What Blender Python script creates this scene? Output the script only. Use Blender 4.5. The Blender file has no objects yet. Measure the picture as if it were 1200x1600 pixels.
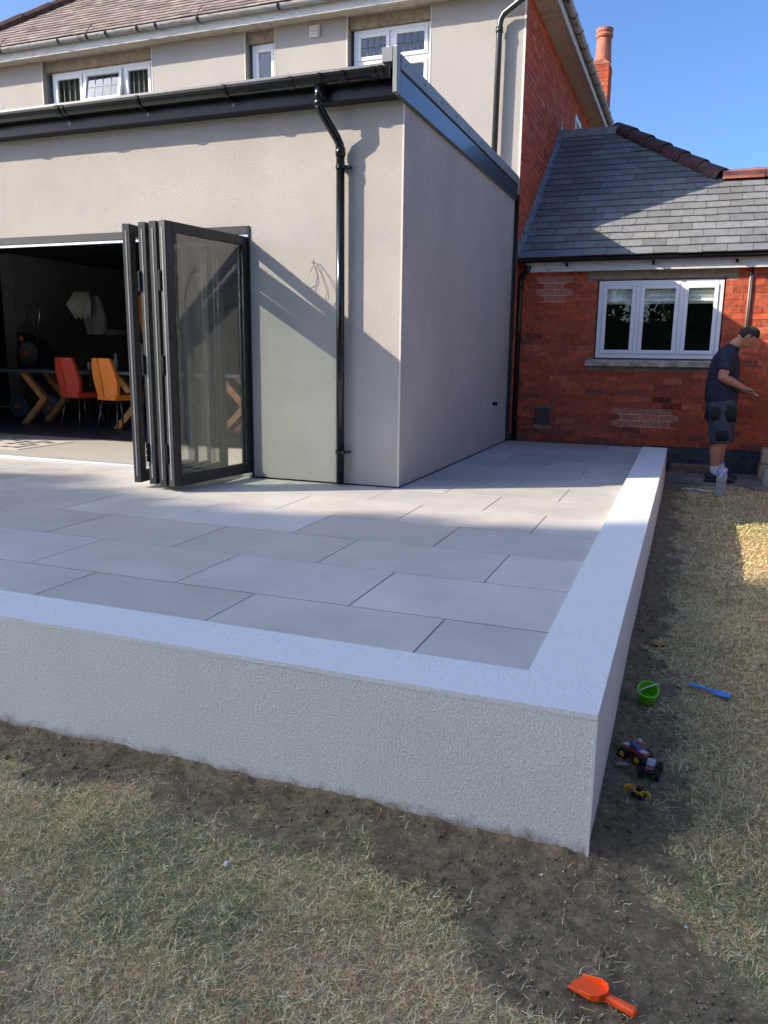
import bpy, bmesh, math, random
import numpy as np
from mathutils import Vector, Matrix
R = math.radians
random.seed(7); rng = np.random.default_rng(11)
S = bpy.context.scene
COL = S.collection
# ------------------------------------------------------------------ camera
F_PX = 1234.8
yaw, pit, roll = 0.3637, 0.1976, 0.0129
cam_d = bpy.data.cameras.new('camera'); cam = bpy.data.objects.new('camera', cam_d); COL.objects.link(cam)
fw = Vector((-math.sin(yaw)*math.cos(pit), math.cos(yaw)*math.cos(pit), -math.sin(pit)))
rt = Vector((math.cos(yaw), math.sin(yaw), 0)); up = rt.cross(fw)
r2 = rt*math.cos(roll)+up*math.sin(roll); u2 = -rt*math.sin(roll)+up*math.cos(roll)
M = Matrix((r2, u2, -fw)).transposed().to_4x4(); M.translation = Vector((0.1846, -2.359, 1.0846))
cam.matrix_world = M
cam_d.sensor_fit = 'VERTICAL'; cam_d.sensor_height = 32.0; cam_d.sensor_width = 24.0
cam_d.lens = F_PX/1600*32.0
cam_d.clip_start = 0.02; cam_d.clip_end = 1000
S.camera = cam
# ------------------------------------------------------------------ sky + sun
to_sun = Vector((-1.75, -1.0, 1.16)).normalized()
el = math.asin(to_sun.z); az = math.atan2(to_sun.x, to_sun.y)
w = bpy.data.worlds.new('World'); S.world = w; w.use_nodes = True
nt = w.node_tree; bg = nt.nodes['Background']
sky = nt.nodes.new('ShaderNodeTexSky'); sky.sky_type = 'NISHITA'; sky.sun_disc = False
sky.sun_elevation = el; sky.sun_rotation = az % (2*math.pi)
sky.altitude = 0; sky.air_density = 0.65; sky.dust_density = 2.6; sky.ozone_density = 6.0
hs = nt.nodes.new('ShaderNodeHueSaturation'); hs.inputs['Saturation'].default_value = 1.05; nt.links.new(sky.outputs[0], hs.inputs['Color']); nt.links.new(hs.outputs[0], bg.inputs[0]); bg.inputs[1].default_value = 0.15
sd = bpy.data.lights.new('sun', 'SUN'); sd.energy = 4.1; sd.angle = R(0.53); sd.color = (1.0, 0.885, 0.72)
so = bpy.data.objects.new('sun', sd); COL.objects.link(so)
so.rotation_euler = to_sun.to_track_quat('Z', 'Y').to_euler(); so.location = (-20, -12, 15)
S.view_settings.view_transform = 'Standard'; S.view_settings.look = 'None'
S.view_settings.exposure = 1.12
S.cycles.transparent_max_bounces = 40; S.cycles.max_bounces = 10; S.view_settings.gamma = 1.0
# ------------------------------------------------------------------ helpers
def nm(n): return n
def tag(o, label=None, cat=None, group=None, kind=None):
    if label: o['label'] = label
    if cat: o['category'] = cat
    if group: o['group'] = group
    if kind: o['kind'] = kind
    return o
def empty(name, loc, label, cat, group=None, rz=0):
    o = bpy.data.objects.new(name, None); COL.objects.link(o); o.location = loc; o.rotation_euler = (0, 0, rz)
    o.empty_display_size = 0.1
    return tag(o, label, cat, group)
def origin(o):
    v = Vector((0, 0, 0))
    while o is not None: v += o.location; o = o.parent
    return v
class MB:
    def __init__(s): s.v = []; s.f = []; s.c = []; s.mi = []; s.uv = None
    def face(s, idx, col=None, mi=0): s.f.append(idx); s.c.append(col or (1, 1, 1)); s.mi.append(mi)
    def poly(s, pts, col=None, mi=0):
        n = len(s.v); s.v += [tuple(p) for p in pts]; s.face(tuple(range(n, n+len(pts))), col, mi)
    def box(s, x0, x1, y0, y1, z0, z1, col=None, mi=0, T=None):
        n = len(s.v)
        P = [(x0,y0,z0),(x1,y0,z0),(x1,y1,z0),(x0,y1,z0),(x0,y0,z1),(x1,y0,z1),(x1,y1,z1),(x0,y1,z1)]
        if T is not None: P = [tuple(T @ Vector(p)) for p in P]
        s.v += P
        for q in ((0,3,2,1),(4,5,6,7),(0,1,5,4),(1,2,6,5),(2,3,7,6),(3,0,4,7)): s.face(tuple(n+i for i in q), col, mi)
    def prism(s, poly, axis, a0, a1, col=None, mi=0, T=None):
        def P(p, a):
            q = (a, p[0], p[1]) if axis == 'x' else (p[0], a, p[1]) if axis == 'y' else (p[0], p[1], a)
            return tuple(T @ Vector(q)) if T is not None else q
        n = len(s.v); m = len(poly)
        s.v += [P(p, a0) for p in poly]+[P(p, a1) for p in poly]
        s.face(tuple(range(n, n+m))[::-1], col, mi); s.face(tuple(range(n+m, n+2*m)), col, mi)
        for i in range(m): j = (i+1) % m; s.face((n+i, n+j, n+m+j, n+m+i), col, mi)
    def loft(s, secs, n=12, side=(0, 1, 0), cap=True, col=None, mi=0):
        # secs: (pos, a, b): a along front, b along side
        base = len(s.v); side = Vector(side); P = [Vector(q[0]) for q in secs]
        for k, q in enumerate(secs):
            t = (P[min(k+1, len(P)-1)]-P[max(k-1, 0)]).normalized()
            sd_ = (side - t*side.dot(t))
            if sd_.length < 1e-4: sd_ = Vector((1, 0, 0)) - t*t.x
            sd_.normalize(); fr = sd_.cross(t)
            a = q[1]; b = q[2] if len(q) > 2 else q[1]
            for i in range(n):
                an = 2*math.pi*i/n
                s.v.append(tuple(P[k]+fr*a*math.cos(an)+sd_*b*math.sin(an)))
        for k in range(len(secs)-1):
            for i in range(n):
                j = (i+1) % n; o = base+k*n
                s.face((o+i, o+j, o+n+j, o+n+i), col, mi)
        if cap:
            s.face(tuple(base+i for i in range(n))[::-1], col, mi)
            o = base+(len(secs)-1)*n; s.face(tuple(o+i for i in range(n)), col, mi)
    def tube(s, pts, r, n=10, **k):
        pts = [Vector(p) for p in pts]
        rs = r if isinstance(r, (list, tuple)) else [r]*len(pts)
        s.loft([(p, q, q) for p, q in zip(pts, rs)], n, side=k.pop('side', (0.13, 0.99, 0.05)), **k)
    def lathe(s, prof, c=(0, 0, 0), n=20, axis='z', col=None, mi=0):
        base = len(s.v); c = Vector(c)
        for (r, h) in prof:
            for i in range(n):
                a = 2*math.pi*i/n; x, y = r*math.cos(a), r*math.sin(a)
                q = (x, y, h) if axis == 'z' else (h, x, y) if axis == 'x' else (x, h, y)
                s.v.append(tuple(c+Vector(q)))
        for k in range(len(prof)-1):
            for i in range(n):
                j = (i+1) % n; o = base+k*n; s.face((o+i, o+j, o+n+j, o+n+i), col, mi)
    def ell(s, c, r, n=14, m=9, T=None, col=None, mi=0):
        base = len(s.v); c = Vector(c)
        for k in range(m+1):
            ph = math.pi*k/m
            for i in range(n):
                a = 2*math.pi*i/n
                q = Vector((r[0]*math.sin(ph)*math.cos(a), r[1]*math.sin(ph)*math.sin(a), r[2]*math.cos(ph)))
                if T is not None: q = T @ q
                s.v.append(tuple(c+q))
        for k in range(m):
            for i in range(n):
                j = (i+1) % n; o = base+k*n; s.face((o+i, o+n+i, o+n+j, o+j), col, mi)
    def build(s, name, mats, parent=None, smooth=False, bevel=0, local=False, merge=False, seg=1):
        me = bpy.data.meshes.new(name)
        v = s.v
        if parent is not None and not local:
            o0 = origin(parent); v = [(a-o0.x, b-o0.y, c-o0.z) for a, b, c in v]
        me.from_pydata(v, [], s.f)
        if not isinstance(mats, (list, tuple)): mats = [mats]
        for m in mats: me.materials.append(m)
        if len(mats) > 1: me.polygons.foreach_set('material_index', s.mi)
        if any(c != (1, 1, 1) for c in s.c):
            ca = me.color_attributes.new('Col', 'FLOAT_COLOR', 'CORNER')
            buf = []
            for f, c in zip(s.f, s.c): buf += [c[0], c[1], c[2], 1.0]*len(f)
            ca.data.foreach_set('color', buf)
        bm = bmesh.new(); bm.from_mesh(me)
        if merge: bmesh.ops.remove_doubles(bm, verts=bm.verts, dist=1e-5)
        bmesh.ops.recalc_face_normals(bm, faces=bm.faces)
        bm.to_mesh(me); bm.free()
        if smooth: me.polygons.foreach_set('use_smooth', [True]*len(me.polygons))
        o = bpy.data.objects.new(name, me); COL.objects.link(o)
        if parent is not None: o.parent = parent
        if bevel:
            b = o.modifiers.new('bevel', 'BEVEL'); b.width = bevel; b.segments = seg; b.limit_method = 'ANGLE'; b.angle_limit = R(40)
        return o
def copy_tree(o, parent=None):
    c = o.copy(); COL.objects.link(c); c.parent = parent
    for ch in o.children: copy_tree(ch, c)
    return c
# ------------------------------------------------------------------ materials
def mat(name, col, rough=0.6, var=0.0, vs=8.0, bump=0.0, bs=60.0, bdist=0.01, spec=0.5, metal=0, usecol=False, col2=None, coat=0, detail=4, bump2=None, em=None):
    m = bpy.data.materials.new(name); m.use_nodes = True; n = m.node_tree.nodes; l = m.node_tree.links
    b = n['Principled BSDF']; b.inputs['Roughness'].default_value = rough; b.inputs['Metallic'].default_value = metal
    b.inputs['Specular IOR Level'].default_value = spec; b.inputs['Coat Weight'].default_value = coat
    b.inputs['Base Color'].default_value = (*col, 1)
    tc = n.new('ShaderNodeTexCoord'); cs = None
    if usecol:
        a = n.new('ShaderNodeAttribute'); a.attribute_name = 'Col'; cs = a.outputs['Color']
    if var or col2:
        t = n.new('ShaderNodeTexNoise'); t.inputs['Scale'].default_value = vs; t.inputs['Detail'].default_value = detail; t.inputs['Roughness'].default_value = 0.65
        l.new(tc.outputs['Object'], t.inputs['Vector'])
        rp = n.new('ShaderNodeValToRGB'); rp.color_ramp.elements[0].position = 0.35; rp.color_ramp.elements[1].position = 0.68
        c2 = col2 or tuple(min(1, c*(1+var)) for c in col); c1 = col if col2 else tuple(c*(1-var) for c in col)
        if usecol: c1, c2 = (1-var,)*3, (1+var,)*3
        rp.color_ramp.elements[0].color = (*c1, 1); rp.color_ramp.elements[1].color = (*c2, 1)
        l.new(t.outputs['Fac'], rp.inputs[0])
        if cs is not None:
            x = n.new('ShaderNodeMix'); x.data_type = 'RGBA'; x.blend_type = 'MULTIPLY'; x.inputs[0].default_value = 1
            l.new(cs, x.inputs[6]); l.new(rp.outputs[0], x.inputs[7]); cs = x.outputs[2]
        else: cs = rp.outputs[0]
    if cs is not None: l.new(cs, b.inputs['Base Color'])
    if bump:
        t = n.new('ShaderNodeTexNoise'); t.inputs['Scale'].default_value = bs; t.inputs['Detail'].default_value = 3
        l.new(tc.outputs['Object'], t.inputs['Vector'])
        bp = n.new('ShaderNodeBump'); bp.inputs['Strength'].default_value = bump; bp.inputs['Distance'].default_value = bdist
        l.new(t.outputs['Fac'], bp.inputs['Height']); l.new(bp.outputs[0], b.inputs['Normal'])
        if bump2:
            t2 = n.new('ShaderNodeTexNoise'); t2.inputs['Scale'].default_value = bump2[0]; t2.inputs['Detail'].default_value = 2
            l.new(tc.outputs['Object'], t2.inputs['Vector'])
            b2 = n.new('ShaderNodeBump'); b2.inputs['Strength'].default_value = bump2[1]; b2.inputs['Distance'].default_value = bump2[2]
            l.new(t2.outputs['Fac'], b2.inputs['Height']); l.new(bp.outputs[0], b2.inputs['Normal']); l.new(b2.outputs[0], b.inputs['Normal'])
    return m
def glassmat(name, tint=(0.9, 0.95, 0.93), k=1.6):
    m = bpy.data.materials.new(name); m.use_nodes = True; n = m.node_tree.nodes; l = m.node_tree.links
    n.remove(n['Principled BSDF']); out = n['Material Output']
    tr = n.new('ShaderNodeBsdfTransparent'); tr.inputs[0].default_value = (*tint, 1)
    gl = n.new('ShaderNodeBsdfGlossy'); gl.inputs['Roughness'].default_value = 0.0; gl.inputs[0].default_value = (1, 1, 1, 1)
    fr = n.new('ShaderNodeFresnel'); fr.inputs[0].default_value = 1.5
    mu = n.new('ShaderNodeMath'); mu.operation = 'MULTIPLY'; mu.inputs[1].default_value = k; mu.use_clamp = True
    mx = n.new('ShaderNodeMixShader')
    ge = n.new('ShaderNodeNewGeometry'); sb = n.new('ShaderNodeMath'); sb.operation = 'SUBTRACT'; sb.inputs[0].default_value = 1; l.new(ge.outputs['Backfacing'], sb.inputs[1])
    m2 = n.new('ShaderNodeMath'); m2.operation = 'MULTIPLY'; l.new(sb.outputs[0], m2.inputs[1])
    l.new(fr.outputs[0], mu.inputs[0]); l.new(mu.outputs[0], m2.inputs[0]); l.new(m2.outputs[0], mx.inputs[0]); l.new(tr.outputs[0], mx.inputs[1]); l.new(gl.outputs[0], mx.inputs[2]); l.new(mx.outputs[0], out.inputs[0])
    return m
def rendermat(name, col, var, grain, d):
    """painted textured render: fine speckle colour + pebbly bump"""
    m = mat(name, col, 0.9, var=var, vs=1.1, bump=0.9, bs=grain, bdist=d, spec=0.2, bump2=(6.0, 0.12, 0.003), detail=6)
    n = m.node_tree.nodes; l = m.node_tree.links; b = n['Principled BSDF']
    src = b.inputs['Base Color'].links[0].from_socket
    tc = [q for q in n if q.type == 'TEX_COORD'][0]
    t = n.new('ShaderNodeTexNoise'); t.inputs['Scale'].default_value = 170; t.inputs['Detail'].default_value = 2
    l.new(tc.outputs['Object'], t.inputs['Vector'])
    mr = n.new('ShaderNodeMapRange'); mr.inputs[1].default_value = .3; mr.inputs[2].default_value = .7; mr.inputs[3].default_value = .72; mr.inputs[4].default_value = 1.28
    l.new(t.outputs['Fac'], mr.inputs[0])
    x = n.new('ShaderNodeMix'); x.data_type = 'RGBA'; x.blend_type = 'MULTIPLY'; x.inputs[0].default_value = 1
    l.new(src, x.inputs[6]); l.new(mr.outputs[0], x.inputs[7]); l.new(x.outputs[2], b.inputs['Base Color'])
    return m
def stainmat(name, col, stain, amt=0.5, rough=0.6):
    """paint with vertical streaks and peeled patches"""
    m = mat(name, col, rough, bump=0.2, bs=40, bdist=.003); n = m.node_tree.nodes; l = m.node_tree.links; b = n['Principled BSDF']
    tc = [q for q in n if q.type == 'TEX_COORD'][0]
    mp = n.new('ShaderNodeMapping'); mp.inputs['Scale'].default_value = (5, 5, 22); l.new(tc.outputs['Object'], mp.inputs[0])
    t = n.new('ShaderNodeTexNoise'); t.inputs['Scale'].default_value = 1.6; t.inputs['Detail'].default_value = 7; t.inputs['Roughness'].default_value = .7
    l.new(mp.outputs[0], t.inputs['Vector'])
    rp = n.new('ShaderNodeValToRGB'); rp.color_ramp.elements[0].position = .5; rp.color_ramp.elements[0].color = (*col, 1)
    rp.color_ramp.elements[1].position = .5+.18/amt; rp.color_ramp.elements[1].color = (*stain, 1)
    l.new(t.outputs['Fac'], rp.inputs[0]); l.new(rp.outputs[0], b.inputs['Base Color']); return m
m_render = rendermat('render_pink_grey', (0.38, 0.357, 0.33), 0.08, 92, 0.0055)
m_render_up = rendermat('render_upper', (0.375, 0.355, 0.33), 0.06, 90, 0.005)
m_wall = rendermat('render_wall_grey', (0.63, 0.64, 0.61), 0.05, 105, 0.0032)
def splash(m, z0, z1, dirt=(.20, .155, .11)):
    n = m.node_tree.nodes; l = m.node_tree.links; b = n['Principled BSDF']; src = b.inputs['Base Color'].links[0].from_socket
    tc = [q for q in n if q.type == 'TEX_COORD'][0]; ge = n.new('ShaderNodeNewGeometry'); sx = n.new('ShaderNodeSeparateXYZ'); l.new(ge.outputs['Position'], sx.inputs[0])
    t = n.new('ShaderNodeTexNoise'); t.inputs['Scale'].default_value = 14; t.inputs['Detail'].default_value = 8; t.inputs['Roughness'].default_value = .75; l.new(tc.outputs['Object'], t.inputs['Vector'])
    mr = n.new('ShaderNodeMapRange'); mr.inputs[1].default_value = z0; mr.inputs[2].default_value = z1; mr.inputs[3].default_value = .50; mr.inputs[4].default_value = 0; l.new(sx.outputs[2], mr.inputs[0])
    ad = n.new('ShaderNodeMath'); ad.operation = 'ADD'; l.new(t.outputs[0], ad.inputs[0]); l.new(mr.outputs[0], ad.inputs[1])
    m2 = n.new('ShaderNodeMapRange'); m2.inputs[1].default_value = .66; m2.inputs[2].default_value = .95; m2.inputs[4].default_value = .85; l.new(ad.outputs[0], m2.inputs[0])
    x = n.new('ShaderNodeMix'); x.data_type = 'RGBA'; l.new(m2.outputs[0], x.inputs[0]); l.new(src, x.inputs[6]); x.inputs[7].default_value = (*dirt, 1); l.new(x.outputs[2], b.inputs['Base Color'])
splash(m_wall, -.50, -.41)
m_cope = mat('coping_granite', (0.66, 0.68, 0.665), 0.7, var=0.17, vs=170, bump=0.2, bs=160, bdist=0.002, detail=3)
m_slab = mat('slab', (0.4, 0.4, 0.4), 0.55, var=0.11, vs=2.2, bump=0.15, bs=90, bdist=0.002, usecol=True, detail=8)
m_grout = mat('grout', (0.11, 0.10, 0.085), 0.9)
m_brick = mat('brick', (0.3, 0.1, 0.06), 0.85, var=0.30, vs=18, bump=0.6, bs=90, bdist=0.005, usecol=True, spec=.2, detail=7)
m_slate = mat('slate', (0.1, 0.1, 0.11), 0.8, var=0.16, vs=14, bump=0.5, bs=45, bdist=0.004, usecol=True, detail=6, spec=.2)
m_terra = mat('terracotta', (0.36, 0.12, 0.075), 0.75, var=0.3, vs=7, bump=0.4, bs=50, bdist=0.004)
m_terra_dark = mat('terracotta_dark', (0.08, 0.038, 0.032), 0.8, var=0.45, vs=7, bump=0.4, bs=50, bdist=0.004)
m_black = mat('black_plastic', (0.007, 0.008, 0.009), 0.16, var=.3, vs=20, spec=.5)
m_black2 = mat('black_fascia', (0.008, 0.009, 0.012), 0.35, spec=.35, bump=.05, bs=8, bdist=.004)
m_anth = mat('anthracite', (0.035, 0.038, 0.042), 0.35, spec=.5)
m_alu = mat('alu_grey', (0.016, 0.018, 0.020), 0.42, spec=.4)
m_edge = mat('roof_edge_trim', (0.20, 0.21, 0.22), 0.45, var=.15, vs=6)
m_seal = mat('silver', (0.55, 0.57, 0.58), 0.25, metal=.9)
m_white = mat('upvc_white', (0.80, 0.81, 0.82), 0.3)
m_fascia = stainmat('weathered_white', (0.55, 0.55, 0.53), (0.20, 0.17, 0.13), .6)
m_soffit = stainmat('soffit_paint', (0.52, 0.46, 0.37), (0.28, 0.2, 0.13), .8)
m_gut_old = stainmat('old_gutter', (0.34, 0.34, 0.33), (0.08, 0.07, 0.06), .9)
m_stone = mat('stone_lintel', (0.30, 0.24, 0.17), 0.9, var=.3, vs=9, bump=.4, bs=60, bdist=.004, detail=7)
m_sill = mat('stone_sill', (0.42, 0.37, 0.29), 0.9, var=.45, vs=11, bump=.4, bs=60, bdist=.004, detail=8)
m_conc = mat('concrete', (0.17, 0.155, 0.135), 0.95, var=.35, vs=4, bump=.6, bs=40, bdist=.01, detail=8)
m_lead = mat('lead', (0.22, 0.23, 0.25), 0.5, var=.25, vs=14, bump=.3, bs=14, bdist=.01)
m_glass = glassmat('window_glass', (0.75, 0.8, 0.8), 2.6)
m_doorglass = glassmat('door_glass', (0.978, 0.997, 0.984), 3.2)
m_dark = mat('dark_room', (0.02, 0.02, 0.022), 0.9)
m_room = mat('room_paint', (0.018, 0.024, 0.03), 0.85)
m_floor_shade = mat('room_floor_shade', (0.07, 0.08, 0.095), 0.5, var=.2, vs=2)
m_curtain = mat('curtain', (0.34, 0.30, 0.22), 0.9, var=.2, vs=9)
m_blind = mat('blind', (0.88, 0.90, 0.86), 0.8, var=.2, vs=30)
# ------------------------------------------------------------------ noise
def _h(ix, iy, s):
    n = (ix.astype(np.int64)*374761393+iy.astype(np.int64)*668265263+s*974711) & 0x7fffffff
    n = ((n ^ (n >> 13))*1274126177) & 0x7fffffff
    return ((n ^ (n >> 16)) & 0xffff)/65535.0
def vnoise(x, y, s=0):
    x = np.asarray(x, float); y = np.asarray(y, float)
    ix = np.floor(x); iy = np.floor(y); fx = x-ix; fy = y-iy; fx = fx*fx*(3-2*fx); fy = fy*fy*(3-2*fy)
    a = _h(ix, iy, s); b = _h(ix+1, iy, s); c = _h(ix, iy+1, s); d = _h(ix+1, iy+1, s)
    return (a*(1-fx)+b*fx)*(1-fy)+(c*(1-fx)+d*fx)*fy
def fbm(x, y, o=4, s=0):
    t = 0; a = .5; tot = 0
    for k in range(o): t = t+a*vnoise(x*2**k, y*2**k, s+k); tot += a; a *= .55
    return t/tot
def sst(x, a, b): t = np.clip((x-a)/(b-a), 0, 1); return t*t*(3-2*t)
def soil_mask(x, y):
    x = np.asarray(x, float); y = np.asarray(y, float)
    bx = np.array([-6, -2.2, -1.9, -1.67, -1.24, -.9, -.7, -.48, -.23, -.05, .2, 1.0])
    bv = np.array([.22, .237, .27, .236, .22, .32, .26, .35, .55, .72, .95, 1.2])
    dF = y+np.interp(x, bx, bv)
    yy = np.array([-1.2, -.75, -.55, -.4, -.27, -.1, .3, .5, 1.9, 3.3, 5.8, 6.9, 7.1, 7.3, 8.5])
    xr = np.array([.95, .85, .65, .45, .34, .27, .27, .26, .20, .19, .19, .22, .6, 5, 5])
    dR = np.interp(y, yy, xr)-x
    d = np.minimum(dF, dR)
    n = (fbm(x*7, y*7, 4, 3)-.5)*.38
    return sst(d+n, -.05, .07)
def ground_z(x, y):
    x = np.asarray(x, float); y = np.asarray(y, float)
    far = np.clip((np.hypot(x, y)-10)/20, 0, 1)
    z = -.5+.115*sst(y, .2, 2.2)+.05*sst(y, 4.5, 7.2)+.04*sst(y, 6.8, 7.4)
    z = z+.035*(fbm(x*1.3, y*1.3, 3, 9)-.5)*sst(np.abs(x)+np.abs(y), .1, .8)
    m = soil_mask(x, y)
    near = sst(y, 9, 4)
    z = z+m*near*((fbm(x*14, y*14, 4, 21)-.5)*.024+(fbm(x*60, y*60, 2, 31)-.5)*.014)+(1-m)*near*(fbm(x*30, y*30, 3, 41)-.5)*.014
    # soil banked against the wall faces
    dw = np.where(y <= 0, -y, 0)
    z = z+.022*np.exp(-(dw/.09)**2)*(x < .02)*(y > -.6)*(y < .3)*fbm(x*6, y*6, 3, 77)*1.3
    dx = np.clip(x, 0, None); z = z+.03*np.exp(-(dx/.07)**2)*(y > 0)*fbm(x*4, y*4, 3, 78)
    return z*(1-far)+(-.45)*far
# ------------------------------------------------------------------ ground
def axis(segs):
    out = []
    for a, b, st in segs: out += list(np.arange(a, b-1e-6, st))
    return np.array(out+[segs[-1][1]])
gx = axis([(-150, -30, 15), (-30, -6, 3), (-6, -3.2, .2), (-3.2, 1.2, .0145), (1.2, 2.4, .04), (2.4, 6, .3), (6, 30, 3), (30, 150, 15)])
gy = axis([(-150, -30, 15), (-30, -4, 2), (-4, -1.4, .2), (-1.4, .9, .0145), (.9, 8.2, .04), (8.2, 12, .5), (12, 30, 3), (30, 200, 17)])
GX, GY = np.meshgrid(gx, gy)
GZ = ground_z(GX, GY)
def gridmesh(name, X, Y, Z, mats, attr=None):
    ny, nx = X.shape; me = bpy.data.meshes.new(name)
    co = np.stack([X, Y, Z], -1).reshape(-1, 3)
    i = np.arange(ny*nx).reshape(ny, nx)
    q = np.stack([i[:-1, :-1], i[:-1, 1:], i[1:, 1:], i[1:, :-1]], -1).reshape(-1, 4)
    me.vertices.add(len(co)); me.vertices.foreach_set('co', co.ravel())
    me.loops.add(q.size); me.loops.foreach_set('vertex_index', q.ravel().astype(np.int32))
    me.polygons.add(len(q)); me.polygons.foreach_set('loop_start', np.arange(0, q.size, 4, dtype=np.int32))
    me.update(calc_edges=True); me.validate()
    me.polygons.foreach_set('use_smooth', [True]*len(q))
    if attr is not None:
        a = me.attributes.new('soil', 'FLOAT', 'POINT'); a.data.foreach_set('value', attr.ravel().astype(np.float32))
    for m in mats: me.materials.append(m)
    o = bpy.data.objects.new(name, me); COL.objects.link(o); return o
m_ground = bpy.data.materials.new('soil_and_thatch'); m_ground.use_nodes = True
def _g():
    n = m_ground.node_tree.nodes; l = m_ground.node_tree.links; b = n['Principled BSDF']; b.inputs['Roughness'].default_value = .95; b.inputs['Specular IOR Level'].default_value = .15
    tc = n.new('ShaderNodeTexCoord'); at = n.new('ShaderNodeAttribute'); at.attribute_name = 'soil'
    def noise(s, d=6, r=.7):
        t = n.new('ShaderNodeTexNoise'); t.inputs['Scale'].default_value = s; t.inputs['Detail'].default_value = d; t.inputs['Roughness'].default_value = r; l.new(tc.outputs['Object'], t.inputs['Vector']); return t
    def ramp(f, stops):
        r = n.new('ShaderNodeValToRGB'); e = r.color_ramp.elements
        e[0].position, e[0].color = stops[0][0], (*stops[0][1], 1); e[1].position, e[1].color = stops[-1][0], (*stops[-1][1], 1)
        for p, c in stops[1:-1]: q = e.new(p); q.color = (*c, 1)
        l.new(f, r.inputs[0]); return r
    s1 = ramp(noise(26, 9, .75).outputs[0], [(.3, (.11, .082, .045)), (.5, (.22, .17, .10)), (.72, (.38, .30, .18))])
    t1 = ramp(noise(38, 8, .8).outputs[0], [(.3, (.17, .135, .075)), (.5, (.40, .31, .18)), (.7, (.62, .49, .30))])
    gr = ramp(noise(1.1, 5, .6).outputs[0], [(.42, (1, 1, 1)), (.62, (.62, .8, .5))])
    mm = n.new('ShaderNodeMix'); mm.data_type = 'RGBA'; mm.blend_type = 'MULTIPLY'; mm.inputs[0].default_value = 1
    l.new(t1.outputs[0], mm.inputs[6]); l.new(gr.outputs[0], mm.inputs[7])
    mx = n.new('ShaderNodeMix'); mx.data_type = 'RGBA'; l.new(at.outputs['Fac'], mx.inputs[0]); l.new(mm.outputs[2], mx.inputs[6]); l.new(s1.outputs[0], mx.inputs[7])
    l.new(mx.outputs[2], b.inputs['Base Color'])
    bp = n.new('ShaderNodeBump'); bp.inputs['Strength'].default_value = .9; bp.inputs['Distance'].default_value = .012; l.new(noise(90, 5, .7).outputs[0], bp.inputs['Height']); l.new(bp.outputs[0], b.inputs['Normal'])
_g()
GM = soil_mask(GX, GY)
ground = tag(gridmesh('ground', GX, GY, GZ, [m_ground], GM), kind='structure')
# ------------------------------------------------------------------ grass blades (stuff)
def attr_mat(name, rough=.8, trans=0.0):
    m = bpy.data.materials.new(name); m.use_nodes = True; n = m.node_tree.nodes; l = m.node_tree.links; b = n['Principled BSDF']
    a = n.new('ShaderNodeAttribute'); a.attribute_name = 'Col'; l.new(a.outputs['Color'], b.inputs['Base Color']); b.inputs['Roughness'].default_value = rough; b.inputs['Specular IOR Level'].default_value = .25
    if trans:
        tr = n.new('ShaderNodeBsdfTranslucent'); l.new(a.outputs['Color'], tr.inputs[0]); mx = n.new('ShaderNodeMixShader'); mx.inputs[0].default_value = trans
        l.new(b.outputs[0], mx.inputs[1]); l.new(tr.outputs[0], mx.inputs[2]); l.new(mx.outputs[0], n['Material Output'].inputs[0])
    return m
m_blade = attr_mat('grass_blade', .7, .25)
def strips(name, P, W, col, m):
    """P: (N,K,3) centre points, W: (N,K,3) half-width vectors -> ribbon mesh"""
    N, K, _ = P.shape
    co = np.stack([P-W, P+W], 2).reshape(-1, 3)
    b = (np.arange(N)*K*2)[:, None, None]; k = np.arange(K-1)[None, :, None]*2
    q = (b+k+np.array([0, 1, 3, 2])[None, None, :]).reshape(-1, 4)
    me = bpy.data.meshes.new(name); me.vertices.add(len(co)); me.vertices.foreach_set('co', co.ravel())
    me.loops.add(q.size); me.loops.foreach_set('vertex_index', q.ravel().astype(np.int32))
    me.polygons.add(len(q)); me.polygons.foreach_set('loop_start', np.arange(0, q.size, 4, dtype=np.int32))
    me.update(calc_edges=True)
    ca = me.color_attributes.new('Col', 'FLOAT_COLOR', 'POINT')
    c = np.ones((len(co), 4), np.float32); c[:, :3] = np.repeat(col, K*2, 0); ca.data.foreach_set('color', c.ravel())
    me.materials.append(m); o = bpy.data.objects.new(name, me); COL.objects.link(o); return o
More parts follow.
